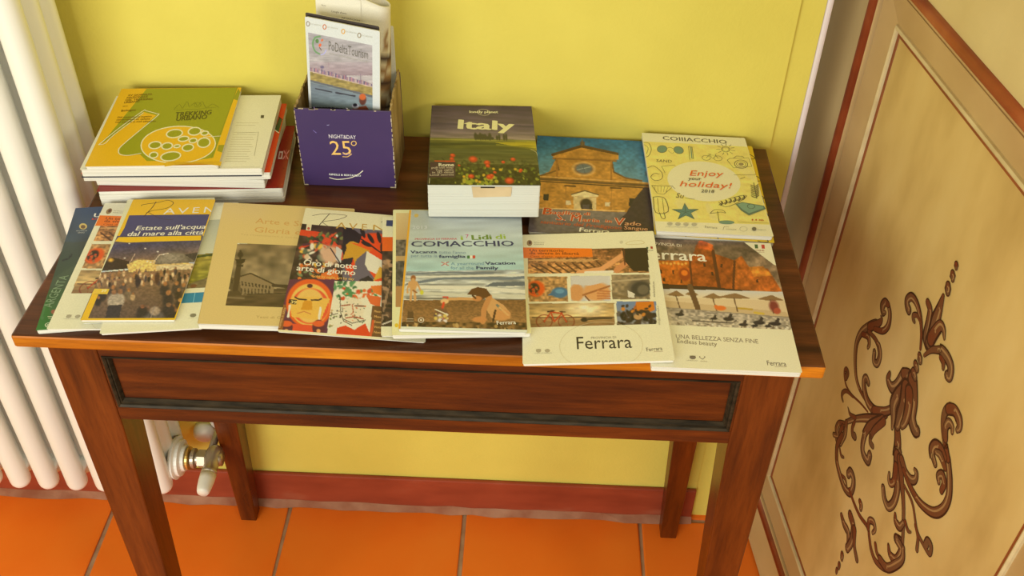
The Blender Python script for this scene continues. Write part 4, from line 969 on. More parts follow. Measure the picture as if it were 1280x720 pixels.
# --- front row, left fan
def green_photo(p):
    p.grad(80, 250, (58, 76, 98), (60, 70, 70)); p.grad(250, 460, (62, 68, 58), (56, 74, 40)); p.grad(460, 700, (48, 86, 28), (40, 110, 26))
    p.mottle(70, 60, .16, 3); p.line([(175, 330), (200, 322), (210, 305)], 6, (36, 38, 36)); p.poly([(120, 420), (220, 350), (240, 520), (110, 620)], (80, 90, 60), .35); p.line([(105, 480), (80, 600)], 7, (90, 120, 70), .5)
a = art('green', [(232, 107), (700, 85), (640, 600), (52, 655)], (48, 96, 30), ts=1.2)
a.photo(0, 0, 1, 1, green_photo, 1.5)
a.text('UNIONE', (296, 146), 6.5, (232, 220, 190), (450, 140), bold=.03); a.text('DEI COMUNI', (290, 157), 2.6, (200, 60, 30), (450, 152), bold=.03)
a.ell(258, 184, 15, 13, (206, 176, 90)); a.ell(258, 186, 9, 8, (110, 80, 50)); a.text('PROVINCIA', (230, 205), 1.6, (196, 186, 150), (272, 205)); a.text('FERRARA', (236, 213), 1.6, (196, 186, 150), (262, 213))
a.text('ARGENTA', (122, 545), 8.0, (128, 144, 96), (196, 398)); a.ell(132, 566, 13, 11, (150, 84, 50)); a.line([(104, 588), (132, 588)], 1.0, (190, 190, 130), 0); a.line([(106, 596), (130, 596)], .7, (190, 190, 130), 0); a.ring(108, 629, 15, 11, .9, (206, 206, 150)); a.ring(108, 629, 7, 5, .8, (206, 206, 150))
sheet_thing('brochure', 'dark green and blue brochure, lowest and leftmost of the front fan', 'brochure', G['green'], a, 12)
sheet_thing('brochure', 'white brochure with orange banner and small photos, between the green and the yellow brochures', 'brochure', G['white2'], ferrara_cover('white2'), 13)
a = art('cream3', None, (234, 220, 152))
sheet_thing('leaflet', 'cream leaflet showing as a thin strip under the left side of the night crowd leaflet', 'leaflet', G['cream3'], a, 14)
def sky_photo(p):
    p.grad(60, 300, (168, 164, 128), (206, 196, 150)); p.fill(p.Y > 302, (150, 130, 44)); p.grad(302, 480, (172, 146, 60), (128, 122, 34), (p.Y > 312) & (p.Y < 430)); p.line([(760, 314), (900, 308)], 9, (70, 78, 34)); p.fill(p.Y > 440, (112, 96, 62)); p.poly([(740, 440), (880, 400), (900, 470), (740, 490)], (120, 100, 60)); p.mottle(16, 8, .22, 5, (p.Y > 305).astype(float)); p.ell(765, 450, 14, 8, (120, 70, 40))
a = art('sky', [(529, 60), (904, 86), (799, 659), (347, 640)], (228, 214, 160))
a.photo(0, .13, 1, .70, sky_photo, 1.0)
a.polyuv([(0, .735), (1, .735), (1, .81), (0, .81)], (36, 124, 140)); a.polyuv([(.855, .735), (.862, .735), (.862, .81), (.855, .81)], (120, 180, 180))
a.line([(842, 92), (838, 102)], .8, (50, 40, 30), 0)
a.ell(760, 593, 14, 9, (130, 118, 84)); a.line([(748, 586), (772, 586)], .5, (100, 90, 62), 0); a.text('UNESCO', (736, 606), 1.1, (180, 166, 120), (780, 608))
sheet_thing('brochure', 'white brochure with teal bar, showing between crowd leaflet and beige booklet', 'brochure', G['sky'], a, 15)

def crowd_photo(p):
    p.grad(100, 360, (66, 62, 88), (104, 84, 76)); p.grad(255, 340, (64, 60, 84), (128, 96, 70)); p.mottle(60, 30, .12, 3)
    p.fill(p.Y > 380, (104, 78, 54)); p.grad(380, 620, (140, 104, 64), (92, 70, 54), p.Y > 385)
    p.poly([(380, 325), (400, 312), (500, 345), (490, 372), (355, 375), (360, 350)], (58, 40, 26)); p.ell(398, 326, 12, 9, (236, 170, 60), .5)
    p.poly([(470, 352), (520, 335), (620, 345), (760, 370), (750, 395), (480, 390)], (222, 178, 96)); p.ell(530, 365, 44, 30, (232, 190, 96), .3); p.poly([(590, 362), (610, 325), (640, 314), (700, 316), (750, 335), (765, 365)], (108, 92, 70)); p.ell(660, 338, 54, 24, (146, 128, 100), .5); p.poly([(600, 368), (770, 372), (760, 396), (600, 390)], (216, 186, 128)); p.poly([(720, 325), (800, 318), (790, 360), (760, 355)], (64, 52, 46))
    p.line([(505, 305), (480, 350)], 3, (206, 170, 130)); p.line([(545, 360), (500, 395)], 2, (206, 170, 130)); p.line([(585, 355), (612, 318), (650, 315)], 3, (220, 190, 150))
    for x, y in ((478, 255), (549, 284), (604, 303), (630, 318), (460, 322), (575, 350), (560, 345)): p.ell(x, y, 4, 3, (246, 226, 190), .4)
    rs = np.random.RandomState(2)
    for k in range(95):
        x = rs.uniform(345, 760); y = rs.uniform(385, 440); c = [(50, 38, 30), (206, 166, 110), (120, 88, 60), (76, 60, 56), (222, 180, 120), (160, 110, 60)][rs.randint(6)]
        p.ell(x, y + 10, 6, 14, c, .3); p.ell(x, y - 5, 4, 5, (150, 104, 66), .3)
    for x, y, c in ((520, 425, (54, 40, 40)), (605, 415, (80, 50, 36)), (700, 440, (60, 46, 34))): p.ell(x, y + 12, 10, 28, c, .25)
    for x, y, s, c in ((640, 470, 30, (60, 48, 40)), (690, 470, 28, (70, 56, 44)), (720, 480, 26, (96, 76, 56)), (655, 515, 34, (56, 44, 38)), (410, 470, 30, (70, 56, 48)), (455, 455, 22, (84, 66, 54)), (480, 485, 24, (120, 96, 66)), (500, 500, 16, (176, 140, 90)), (365, 480, 26, (50, 38, 30)), (345, 510, 20, (44, 34, 28)), (700, 500, 24, (60, 44, 32))):
        p.ell(x, y + s * .5, s * .7, s, c, .25); p.ell(x + 2, y - s * .5, s * .32, s * .36, (168, 108, 56), .3)
    for x, y in ((412, 520), (440, 520)): p.ell(x, y - 2, 24, 34, (176, 154, 120), .2); p.ell(x + 4, y - 42, 11, 12, (150, 100, 60), .25); p.poly([(x - 20, y + 20), (x + 14, y + 20), (x + 2, y + 86), (x - 34, y + 86)], (56, 46, 44))
    for x, y, s, c, hc in ((560, 575, 56, (50, 40, 36), (120, 84, 60)), (600, 590, 70, (92, 80, 70), (166, 138, 104)), (545, 560, 30, (54, 42, 36), (130, 80, 50)), (690, 580, 60, (48, 38, 34), (176, 110, 56)), (660, 560, 36, (56, 44, 40), (140, 96, 60)), (710, 540, 30, (60, 46, 36), (190, 130, 60))):
        p.ell(x, y + s * .55, s * .8, s * .75, c, .2); p.ell(x, y - s * .15, s * .32, s * .3, hc, .2)
    p.line([(600, 560), (580, 620)], 4, (150, 130, 110)); p.mottle(7, 6, .16, 9)
a = art('ravenna', [(490, 52), (845, 85), (690, 628), (265, 603)], (232, 176, 24), ts=1.6)
RV = (72, 44, 26)
a.poly([(474, 124), (822, 150), (789, 265), (414, 240), (432, 222), (455, 180)], (70, 64, 92))
a.photo(.0, .333, 1, .985, crowd_photo, .8)
a.poly([(790, 262), (705, 628), (680, 628), (728, 490), (770, 300)], (232, 176, 24)) if False else None
a.poly([(727, 492), (736, 490), (700, 628), (684, 627)], (232, 176, 24))
a.poly([(414, 240), (430, 222), (790, 244), (789, 266), (600, 256), (470, 250)], (234, 178, 26))
a.poly([(318, 480), (346, 484), (298, 605), (268, 603)], (232, 176, 24)); a.poly([(328, 456), (396, 462), (386, 486), (316, 480)], (226, 182, 50))
a.text('39', (356, 474), 2.6, (240, 214, 140), (380, 475), bold=.03)
a.line([(526, 86), (535, 80), (600, 76), (640, 70), (665, 84), (640, 105), (575, 112), (548, 120)], .75, RV, 4); a.line([(590, 72), (575, 96), (545, 128), (538, 136)], .9, RV, 4); a.line([(555, 116), (580, 132), (610, 150), (650, 160), (668, 158)], .6, RV, 4)
for t, x0, x1 in (('A', 622, 672), ('V', 682, 728), ('E', 742, 775), ('N', 790, 846)): a.text(t, (x0, 132 + (x0 - 622) * .05), 7.2, (244, 232, 190), (x1, 132 + (x1 - 622) * .05))
a.text("Estate sull'acqua", (500, 196), 5.2, (242, 234, 206), (806, 214), shear=.12, bold=.016); a.text('dal mare alla città', (464, 220), 5.2, (242, 234, 206), (797, 240), shear=.12, bold=.016)
sheet_thing('leaflet', 'narrow yellow and blue leaflet with a night crowd photo, on top of the left fan', 'leaflet', G['ravenna'], a, 16)

def piazza_photo(p):
    p.grad(230, 480, (112, 90, 58), (168, 142, 96)); p.mottle(70, 40, .28, 3); p.mottle(26, 18, .16, 8); p.fill(p.Y > 440, (84, 64, 40)); p.grad(440, 530, (104, 80, 50), (76, 56, 34), p.Y > 452); p.mottle(50, 12, .2, 5, (p.Y > 452).astype(float))
    p.poly([(190, 375), (215, 372), (260, 385), (330, 365), (430, 420), (430, 460), (190, 450)], (104, 82, 52)); p.poly([(280, 380), (330, 364), (432, 418), (430, 462), (290, 466)], (140, 114, 74)); p.line([(282, 380), (330, 366), (432, 420)], 6, (70, 52, 32)); p.poly([(190, 372), (255, 384), (255, 440), (188, 440)], (92, 72, 46))
    for k in range(9): p.poly([(290 + k * 15, 402 + k * 3), (297 + k * 15, 404 + k * 3), (297 + k * 15, 422 + k * 2.4), (290 + k * 15, 421 + k * 2.4)], (66, 48, 30)); p.line([(290 + k * 15, 436 + k), (290 + k * 15, 458)], 5, (72, 54, 34))
    for k in range(5): p.poly([(198 + k * 12, 392), (204 + k * 12, 393), (203 + k * 12, 410), (197 + k * 12, 410)], (60, 44, 28))
    p.line([(280, 318), (262, 452)], 24, (74, 54, 34)); p.poly([(262, 300), (310, 300), (300, 320), (272, 320)], (58, 42, 26)); p.poly([(268, 325), (300, 325), (296, 336), (272, 336)], (60, 44, 28)); p.ell(286, 280, 12, 14, (64, 46, 30)); p.line([(286, 262), (286, 300)], 8, (60, 44, 28)); p.poly([(240, 446), (280, 446), (290, 468), (232, 466)], (82, 62, 38)); p.ell(215, 440, 26, 8, (190, 164, 110)); p.line([(430, 425), (560, 440)], 14, (70, 52, 34)); p.line([(186, 470), (300, 480)], 7, (150, 126, 84), .6); p.line([(300, 462), (540, 464)], 4, (66, 50, 32))
BE = (216, 182, 106)
a = art('beige', [(217, 43), (790, 80), (767, 640), (97, 590)], BE, ts=1.4)
a.photo(.16, .36, .83, .86, piazza_photo, .9)
a.polyuv([(0, .36), (.158, .36), (.16, .86), (0, .86)], BE)
def clean(b): pass
TC = (206, 150, 74)
a.text('Arte e Sovranità', (350, 138), 7.0, TC, (730, 172)); a.text('Gloria e Fede', (342, 178), 7.0, TC, (690, 208)); a.text('Tra rinascimento e modernità a Ravenna', (286, 190), 2.0, (196, 160, 90), (690, 226)); a.text('Testi di Gianni Morelli', (352, 574), 2.6, (176, 140, 76), (600, 592))
a.line([(208, 52), (100, 586)], .4, (190, 156, 86), 0)
sheet_thing('booklet', 'beige booklet with a brown toned photo of a column and palace', 'booklet', G['beige'], a, 17)

a = art('oro', [(578, 70), (1147, 115), (1123, 680), (457, 628)], (230, 214, 156), ts=1.6)
def oro_photo(p):
    # crop coordinates of the zoomed cover: four picture tiles
    p.img[:] = (60, 40, 34)
    tl = (p.X < 745) & (p.Y < 392)
    q = Paint(p.X, p.Y); q.img[:] = (64, 44, 34); q.mottle(20, 14, .4, 3)
    q.line([(560, 180), (640, 190), (700, 230), (745, 290)], 26, (216, 66, 28)); q.line([(555, 250), (620, 220), (690, 240), (720, 300)], 12, (206, 60, 30)); q.line([(570, 235), (640, 225), (710, 262)], 10, (84, 40, 50)); q.blobs(590, 740, 185, 240, 34, 12, [(84, 96, 48), (60, 74, 40), (120, 120, 60), (216, 76, 34)], 5, .6); q.blobs(560, 740, 240, 330, 60, 14, [(230, 176, 60), (40, 30, 26), (214, 180, 130), (196, 90, 50), (236, 214, 170), (90, 100, 70)], 9, .7); q.ell(690, 280, 46, 40, (214, 166, 120), .3); q.poly([(715, 240), (742, 260), (735, 320), (712, 300)], (206, 196, 170)); q.line([(690, 250), (735, 320)], 5, (50, 30, 40)); q.blobs(540, 720, 320, 392, 40, 14, [(48, 34, 28), (216, 110, 40), (70, 50, 36), (120, 130, 80)], 12, .6); q.poly([(650, 365), (715, 340), (730, 392), (640, 392)], (222, 110, 36)); q.ell(718, 194, 4, 6, (250, 230, 210), .4)
    p.img = np.where(tl[..., None], q.img, p.img)
    tr = (p.X >= 745) & (p.Y < 408)
    q = Paint(p.X, p.Y); q.img[:] = (104, 92, 92); q.ell(880, 300, 130, 120, (226, 70, 20), .03); q.poly([(745, 150), (780, 160), (830, 190), (780, 330), (740, 330)], (44, 34, 32)); q.poly([(775, 220), (790, 218), (870, 250), (850, 290), (815, 370), (790, 290), (742, 300), (762, 250), (758, 235)], (206, 148, 34)); q.poly([(770, 222), (870, 240), (878, 262), (860, 258)], (226, 90, 24)); q.poly([(805, 300), (850, 262), (850, 330), (890, 392), (780, 400)], (104, 92, 92)); q.poly([(852, 262), (930, 310), (910, 372), (860, 350), (842, 320)], (226, 212, 170)); q.poly([(910, 330), (940, 350), (930, 400), (880, 400)], (216, 160, 50)); q.poly([(890, 392), (940, 375), (940, 408), (880, 408)], (226, 70, 20)); q.poly([(820, 392), (860, 372), (890, 400), (880, 408), (820, 408)], (44, 34, 34))
    for x, y, rt in ((790, 175, .5), (832, 178, 1.2), (868, 205, 1.0), (905, 200, 1.3), (920, 250, 1.5), (850, 230, .4)): q.ell(x, y, 26, 9, (44, 32, 28), .1, rt)
    q.line([(780, 180), (860, 230), (930, 280)], 6, (44, 32, 28))
    p.img = np.where(tr[..., None], q.img, p.img)
    bl = (p.X < 712 - (p.Y - 390) * .14) & (p.Y >= 390)
    q = Paint(p.X, p.Y); q.img[:] = (96, 40, 60); q.ell(600, 500, 105, 112, (226, 90, 30), .03); q.ell(600, 506, 88, 96, (240, 184, 80), .03); q.ell(602, 512, 84, 82, (226, 84, 44), .03); q.ell(600, 420, 13, 9, (80, 40, 40), .1); q.ell(600, 510, 66, 78, (234, 180, 84), .05); q.poly([(520, 470), (690, 478), (668, 530), (650, 575), (520, 560), (515, 520)], (234, 176, 70)); q.poly([(560, 470), (640, 470), (640, 500), (560, 500)], (234, 176, 70)); q.poly([(575, 485), (610, 488), (612, 530), (560, 528)], (212, 142, 36)); q.line([(535, 472), (550, 480), (585, 482)], 6, (50, 32, 36)); q.line([(608, 484), (640, 484), (652, 478)], 6, (50, 32, 36)); q.line([(545, 545), (575, 536), (605, 548)], 4, (200, 120, 60))
    q.poly([(510, 590), (650, 600), (640, 660), (500, 650)], (222, 76, 40)); q.line([(512, 510), (504, 560)], 9, (240, 224, 180)); q.line([(648, 520), (642, 570)], 9, (240, 224, 180))
    for x in (497, 640): q.ell(x, 610, 28, 36, (90, 34, 46), .05); q.ell(x, 592, 26, 14, (222, 90, 40), .1); q.ell(x, 625, 9, 9, (240, 160, 90), .2)
    q.poly([(455, 500), (495, 505), (480, 628), (450, 628)], (140, 84, 40)); q.poly([(508, 480), (544, 484), (540, 504), (506, 500)], (60, 40, 30))
    p.img = np.where(bl[..., None], q.img, p.img)
    br = (~bl) & (p.Y >= 398) & (p.X < 930)
    q = Paint(p.X, p.Y); q.img[:] = (228, 214, 168); q.blobs(700, 800, 400, 480, 46, 12, [(70, 130, 70), (90, 140, 80), (60, 100, 56), (228, 214, 168)], 5, .7); q.blobs(730, 930, 430, 480, 50, 12, [(206, 70, 30), (220, 100, 40), (80, 130, 70), (228, 214, 168)], 6, .7); q.poly([(870, 420), (925, 415), (920, 465), (885, 450)], (226, 116, 40)); q.poly([(850, 460), (920, 470), (912, 520), (870, 500)], (220, 100, 44)); q.ell(795, 530, 48, 56, (226, 206, 158), .1)
    q.line([(742, 510), (780, 505)], 5, (150, 60, 30)); q.line([(802, 510), (845, 512)], 5, (110, 50, 30)); q.line([(790, 505), (795, 540), (785, 550)], 4, (190, 90, 50)); q.line([(760, 566), (800, 560), (840, 570)], 5, (170, 66, 36)); q.line([(750, 570), (790, 590), (850, 575)], 3, (60, 44, 34)); q.line([(735, 480), (738, 540), (752, 580), (790, 600)], 3, (60, 44, 34)); q.blobs(740, 850, 490, 590, 34, 4, [(60, 90, 60), (60, 44, 34), (206, 110, 60)], 8, .8); q.poly([(725, 610), (760, 600), (800, 620), (850, 590), (880, 660), (715, 655)], (216, 64, 26)); q.line([(675, 560), (725, 545)], 3, (60, 44, 34)); q.blobs(690, 740, 530, 610, 18, 6, [(120, 130, 70), (190, 150, 90), (60, 44, 34)], 11, .7); q.poly([(880, 510), (932, 515), (925, 668), (868, 660)], (112, 74, 40)); q.line([(885, 580), (872, 660)], 12, (206, 84, 40))
    p.img = np.where(br[..., None], q.img, p.img)
    p.fill(p.X > 932, (228, 214, 168))
a.photo(0, .145, .70, .985, oro_photo, .8)
a.poly([(558, 145), (1140, 190), (1142, 175), (562, 130)], (230, 214, 156)) if False else None
a.line([(608, 104), (660, 96), (720, 98), (760, 104), (725, 120), (660, 130), (645, 138)], .75, RV, 4); a.line([(685, 94), (655, 128), (635, 152)], .9, RV, 4); a.line([(650, 132), (680, 152), (720, 166)], .6, RV, 4)
for t, x0, x1 in (('A', 712, 758), ('V', 768, 806), ('E', 822, 850), ('N', 870, 930)): a.text(t, (x0, 160 + (x0 - 712) * .06), 7.4, (196, 150, 60), (x1, 160 + (x1 - 712) * .06))
a.line([(912, 132), (922, 128), (930, 136)], .8, RV, 0)
a.text('Oro di notte', (568, 325), 6.0, (240, 226, 186), (806, 343), bold=.02); a.text('arte di giorno', (538, 350), 6.0, (240, 226, 186), (800, 372), bold=.02); a.text('Gold by night, art by day', (606, 380), 2.6, (232, 180, 80), (796, 394), bold=.01)
a.poly([(584, 142), (606, 144), (602, 172), (580, 170)], (226, 206, 150)); a.ell(592, 162, 6, 6, (190, 80, 50))
a.text('39', (512, 499), 3.0, (236, 200, 110), (540, 502), bold=.03)
for i, t in enumerate(('Mostre', 'Musei', 'Eventi', 'Visite', 'Notti')): a.text(t, (888, 540 + i * 24), 2.2, (226, 170, 90), (922, 543 + i * 24), bold=.02)
a.text('Ravenna in estate', (470, 612), 2.0, (220, 170, 100), (496, 520), bold=.01)
sheet_thing('leaflet', 'leaflet with four bright face pictures in red and orange, centre of the front row', 'leaflet', G['oro'], a, 18)

def statue_photo(p):
    p.img[:] = (70, 48, 34); p.mottle(16, 20, .5, 3); p.ell(950, 320, 22, 30, (190, 140, 90)); p.ell(944, 350, 14, 40, (130, 96, 60)); p.line([(960, 380), (940, 500), (925, 600)], 10, (150, 116, 80)); p.blobs(930, 980, 280, 620, 40, 9, [(40, 28, 22), (110, 80, 54), (170, 130, 90), (60, 44, 34)], 6, 1.6); p.line([(930, 600), (970, 585)], 6, (214, 196, 160))
a = art('statue', [(930, 102), (1400, 130), (1520, 700), (922, 660)], (230, 216, 160))
a.photo(0, .27, .5, .93, statue_photo, 1.0)
a.poly([(928, 190), (1400, 215), (1420, 280), (926, 252)], (226, 96, 22)); a.poly([(946, 118), (972, 120), (970, 146), (944, 143)], (62, 66, 92))
sheet_thing('brochure', 'brochure strip with navy square and orange band, right of the four face leaflet', 'brochure', G['statue'], a, 19)
def strip_photo(p):
    p.img[:] = (206, 180, 124); p.grad(45, 195, (222, 190, 120), (200, 160, 96)); m = (p.Y > 195) & (p.Y < 275); p.fill(m, (110, 96, 74)); p.mottle(8, 10, .35, 3, m.astype(float)); m = (p.Y > 300) & (p.Y < 420); p.fill(m, (84, 76, 62)); p.mottle(8, 10, .4, 5, m.astype(float)); m = (p.Y >= 420) & (p.Y < 530); p.fill(m, (180, 128, 70)); p.fill((p.Y >= 275) & (p.Y <= 300), (190, 150, 90))
a = art('cream9', [(80, 45), (640, 80), (700, 655), (72, 655)], (234, 218, 146))
a.photo(.025, .03, .5, .80, strip_photo, 1.2)
a.ell(94, 608, 9, 10, (228, 186, 40))
sheet_thing('brochure', 'thick cream brochure under the beach cover, its left edge showing', 'brochure', G['cream9'], a, 20)
def beach_photo(p):
    p.img[:] = (150, 164, 140); p.grad(30, 182, (168, 166, 140), (186, 190, 162)); p.grad(180, 345, (186, 190, 162), (164, 192, 170)); p.mottle(120, 16, .07, 3)
    m = (p.Y > 338) & (p.Y < 482); p.fill(m, (176, 172, 146)); p.grad(338, 482, (150, 150, 134), (196, 186, 150), m); p.mottle(90, 9, .3, 4, m.astype(float)); p.mottle(30, 5, .16, 7, m.astype(float))
    p.line([(140, 352), (300, 346), (560, 352)], 7, (112, 116, 110)); p.line([(150, 400), (330, 372), (640, 378), (720, 372)], 12, (110, 116, 112)); p.line([(150, 366), (700, 362)], 9, (216, 206, 170)); p.line([(150, 412), (480, 420), (720, 440)], 16, (222, 210, 170)); p.poly([(520, 415), (560, 395), (720, 392), (720, 412)], (96, 100, 96)); p.line([(140, 440), (420, 452), (720, 460)], 12, (206, 196, 156)); p.line([(150, 468), (400, 470), (720, 478)], 8, (120, 112, 90))
    s = p.Y > 476; p.fill(s, (138, 96, 50)); p.grad(476, 580, (126, 86, 44), (150, 106, 56), s); p.mottle(8, 5, .16, 5, s.astype(float)); g = p.Y > 578; p.fill(g, (104, 74, 38)); p.mottle(16, 9, .55, 6, g.astype(float)); p.blobs(120, 716, 585, 640, 60, 12, [(60, 40, 20), (170, 130, 66), (190, 150, 84), (90, 62, 32)], 3, .6)
    SK = (206, 150, 84)
    p.ell(178, 405, 20, 26, SK); p.ell(178, 372, 13, 15, (150, 86, 42)); p.ell(178, 380, 9, 9, SK); p.line([(160, 390), (150, 425), (152, 440)], 9, SK); p.line([(195, 390), (208, 415), (215, 430)], 8, SK); p.line([(170, 430), (168, 476)], 13, SK); p.line([(186, 430), (190, 476)], 12, SK); p.line([(180, 430), (196, 440)], 7, (150, 96, 50)); p.ell(222, 440, 9, 11, (206, 196, 50))
    p.poly([(525, 460), (550, 462), (610, 500), (640, 535), (640, 560), (560, 565), (530, 520)], SK); p.ell(600, 545, 42, 26, (206, 140, 74)); p.line([(545, 462), (520, 520), (515, 575)], 24, (196, 130, 68)); p.ell(500, 566, 34, 13, (200, 130, 66)); p.line([(572, 525), (562, 572)], 9, (70, 44, 26)); p.line([(350, 472), (420, 470), (480, 472)], 13, SK); p.poly([(440, 450), (460, 425), (490, 416), (530, 424), (552, 455), (520, 470), (505, 478), (480, 455)], (96, 56, 26)); p.ell(488, 470, 22, 12, (196, 126, 64)); p.line([(465, 455), (480, 468)], 8, (80, 46, 22)); p.line([(580, 500), (600, 520)], 10, (110, 116, 90)); p.line([(590, 510), (630, 545)], 8, (214, 160, 90))
    p.line([(325, 462), (350, 462), (345, 474), (328, 476)], 5, (206, 60, 40)); p.ell(334, 482, 20, 12, (226, 180, 110)); p.line([(330, 490), (322, 520)], 11, (214, 66, 34)); p.ell(318, 545, 36, 30, (120, 80, 50)); p.ell(312, 560, 26, 20, (150, 120, 84)); p.blobs(286, 350, 525, 575, 20, 7, [(220, 200, 170), (190, 70, 50), (90, 70, 60), (214, 180, 80)], 8); p.line([(290, 520), (350, 545)], 5, (226, 210, 160)); p.poly([(150, 590), (158, 526), (182, 526), (190, 590)], (96, 66, 36)); p.ell(170, 527, 13, 4, (120, 84, 48))
a = art('lidi', [(148, 35), (690, 76), (716, 622), (112, 612)], (160, 170, 146), ts=1.4)
a.photo(0, 0, 1, .982, beach_photo, .75)
a.polyuv([(0, .982), (1, .982), (1, 1), (0, 1)], (222, 216, 176))
a.poly([(148, 36), (158, 36), (122, 612), (112, 612)], (226, 160, 40)); a.line([(159, 36), (124, 612)], .5, (196, 190, 150), 0)
a.text('2013', (166, 131), 4.2, (206, 200, 176), (240, 132)); a.ell(184, 65, 11, 9, (206, 170, 80))
a.text('PROVINCIA DI FERRARA', (180, 185), 2.2, (190, 60, 66), (388, 190), bold=.02)
a.text('i', (404, 192), 6.0, (150, 170, 40), (416, 192), bold=.03); a.text('7', (428, 184), 5.0, (190, 70, 100), (446, 184)); a.text('Lidi', (456, 193), 6.4, (104, 128, 30), (552, 193), bold=.03); a.text('di', (570, 193), 6.4, (150, 170, 40), (618, 193), bold=.02)
a.text('COMACCHIO', (160, 218), 7.2, (44, 44, 70), (656, 228), bold=.015)
a.text('Vacanza', (160, 251), 3.8, (50, 58, 84), (292, 253), bold=.03); a.text("tutto l'anno", (302, 255), 3.8, (120, 140, 140), (432, 260)); a.text('per tutta la', (162, 269), 3.8, (120, 140, 140), (294, 273)); a.text('famiglia', (302, 276), 3.8, (50, 58, 84), (430, 278), bold=.03)
for i, c in enumerate(((60, 110, 50), (230, 220, 190), (200, 66, 44))): a.poly([(438 + i * 13, 268), (450 + i * 13, 268), (450 + i * 13, 282), (438 + i * 13, 282)], c)
a.line([(314, 296), (350, 314)], .9, (200, 70, 60), 0); a.line([(350, 296), (314, 314)], .9, (200, 70, 60), 0); a.line([(332, 294), (332, 316)], .7, (230, 220, 200), 0)
a.text('A yearround', (360, 312), 3.8, (120, 150, 150), (518, 313)); a.text('Vacation', (524, 313), 3.8, (50, 58, 84), (662, 314), bold=.03); a.text('for all the', (360, 332), 3.8, (120, 150, 150), (470, 334)); a.text('Family', (480, 333), 3.8, (50, 58, 84), (584, 336), bold=.03)
a.text('Ferrara', (578, 590), 4.4, (236, 220, 176), (666, 586), bold=.015); a.ring(222, 571, 13, 11, .7, (230, 214, 170)); a.ell(222, 571, 5, 4, (230, 214, 170)); a.line([(150, 566), (184, 566)], .7, (220, 200, 150), 0); a.line([(150, 576), (186, 576)], .5, (220, 200, 150), 0)
sheet_thing('brochure', 'brochure with a girl playing on the sandy beach under a sea green sky', 'brochure', G['lidi'], a, 21)

# --- the card box with its leaflets
bx = tag(empty('leaflet_box', (-0.1100, -0.0825, H)), 'purple card leaflet box with worn edges against the wall', 'box')
bx.rotation_euler.z = 0.0
BW, BD, BH, TK = 0.1115, 0.089, 0.1095, 0.0022
x0, x1, y0, y1 = -BW / 2, BW / 2, -BD / 2, BD / 2
fp = box('front_panel', x0, x1, y0, y0 + TK, 0.0002, BH - .003, M['purple'], bx, .0004)
box('back_panel', x0, x1, y1 - TK, y1, 0.0002, BH - .001, M['purple'], bx, .0004)
def side_panel(s, rise):
    bm = bmesh.new(); xs = sorted((s * BW / 2, s * (BW / 2 - TK))); n = 22
    rs = random.Random(4 + s); prev = None
    for k in range(n + 1):
        y = y0 + TK + (BD - 2 * TK) * k / n; z = BH - .002 + rise * (k / n) + rs.uniform(-.0014, .0014)
        ring = [bm.verts.new((xs[0], y, 0.0002)), bm.verts.new((xs[1], y, 0.0002)), bm.verts.new((xs[1] + rs.uniform(-.0006, .0006), y, z)), bm.verts.new((xs[0] + rs.uniform(-.0006, .0006), y, z))]
        if prev:
            for i in range(4): bm.faces.new((prev[i], prev[(i + 1) % 4], ring[(i + 1) % 4], ring[i]))
        else: bm.faces.new(ring)
        prev = ring
    bm.faces.new(prev)
    return from_bm('side_panel', bm, M['kraft'], bx)
side_panel(-1, -.002); side_panel(1, .007)
box('bottom_panel', x0 + TK, x1 - TK, y0 + TK, y1 - TK, 0.0002, 0.0024, M['kraft'], bx)
bm = bmesh.new(); rs = random.Random(8)           # scuffed pale edges of the front panel
for s in (-1, 1):
    for k in range(16):
        z = .002 + k * (BH - .006) / 16; w = rs.uniform(.0004, .0013); L_ = rs.uniform(.002, .006)
        bm_box(bm, *sorted((s * BW / 2 + s * .0002, s * (BW / 2 - w))), y0 - .0002, y0 + .0006, z, z + L_)
for k in range(10):
    x = rs.uniform(x0, x1 - .008); bm_box(bm, x, x + rs.uniform(.001, .009), y0 - .0002, y0 + .0008, BH - .0030 - rs.uniform(.0003, .0012), BH - .0028)
bm_box(bm, x1 - .007, x1, y0 - .0002, y0 + .0004, .0003, .0018); bm_box(bm, x0, x0 + .005, y0 - .0002, y0 + .0004, .0003, .0016)
o = from_bm('scuffed_edge', bm, M['card_edge'], fp); o['kind'] = 'stuff'
a = Art(BW, BH, [(40, 65), (712, 130), (738, 670), (85, 635)], None, ts=1.15)
OG = (240, 178, 84)
a.text('NIGHT&DAY', (282, 302), 4.6, (222, 206, 196), (474, 318)); a.text('25', (290, 420), 17.5, OG, (440, 426)); a.ring(457, 346, 17, 15, 1.0, OG); a.text('ANNI', (374, 424), 2.4, (120, 90, 130), (440, 430)); a.line([(374, 436), (410, 438), (440, 418)], .9, OG, 4)
a.text('GIRELLI & BERTAZZO', (270, 566), 2.3, (226, 216, 196), (498, 582), bold=.03); a.line([(272, 584), (330, 598), (420, 590), (480, 565), (514, 540)], 1.1, (232, 214, 160), 4)
a.line([(174, 242), (196, 262)], .6, (130, 110, 150), 0); a.line([(274, 212), (290, 210)], .5, (180, 170, 180), 0); a.line([(190, 78), (192, 104)], .4, (150, 120, 150), 0); a.line([(410, 100), (424, 106)], .5, (220, 200, 210), 0)
o = a.build('front_print', fp, 0.0); o['kind'] = 'stuff'; o.rotation_euler = (math.pi / 2, 0, 0); o.location = (0, y0 - 0.00025, BH / 2)

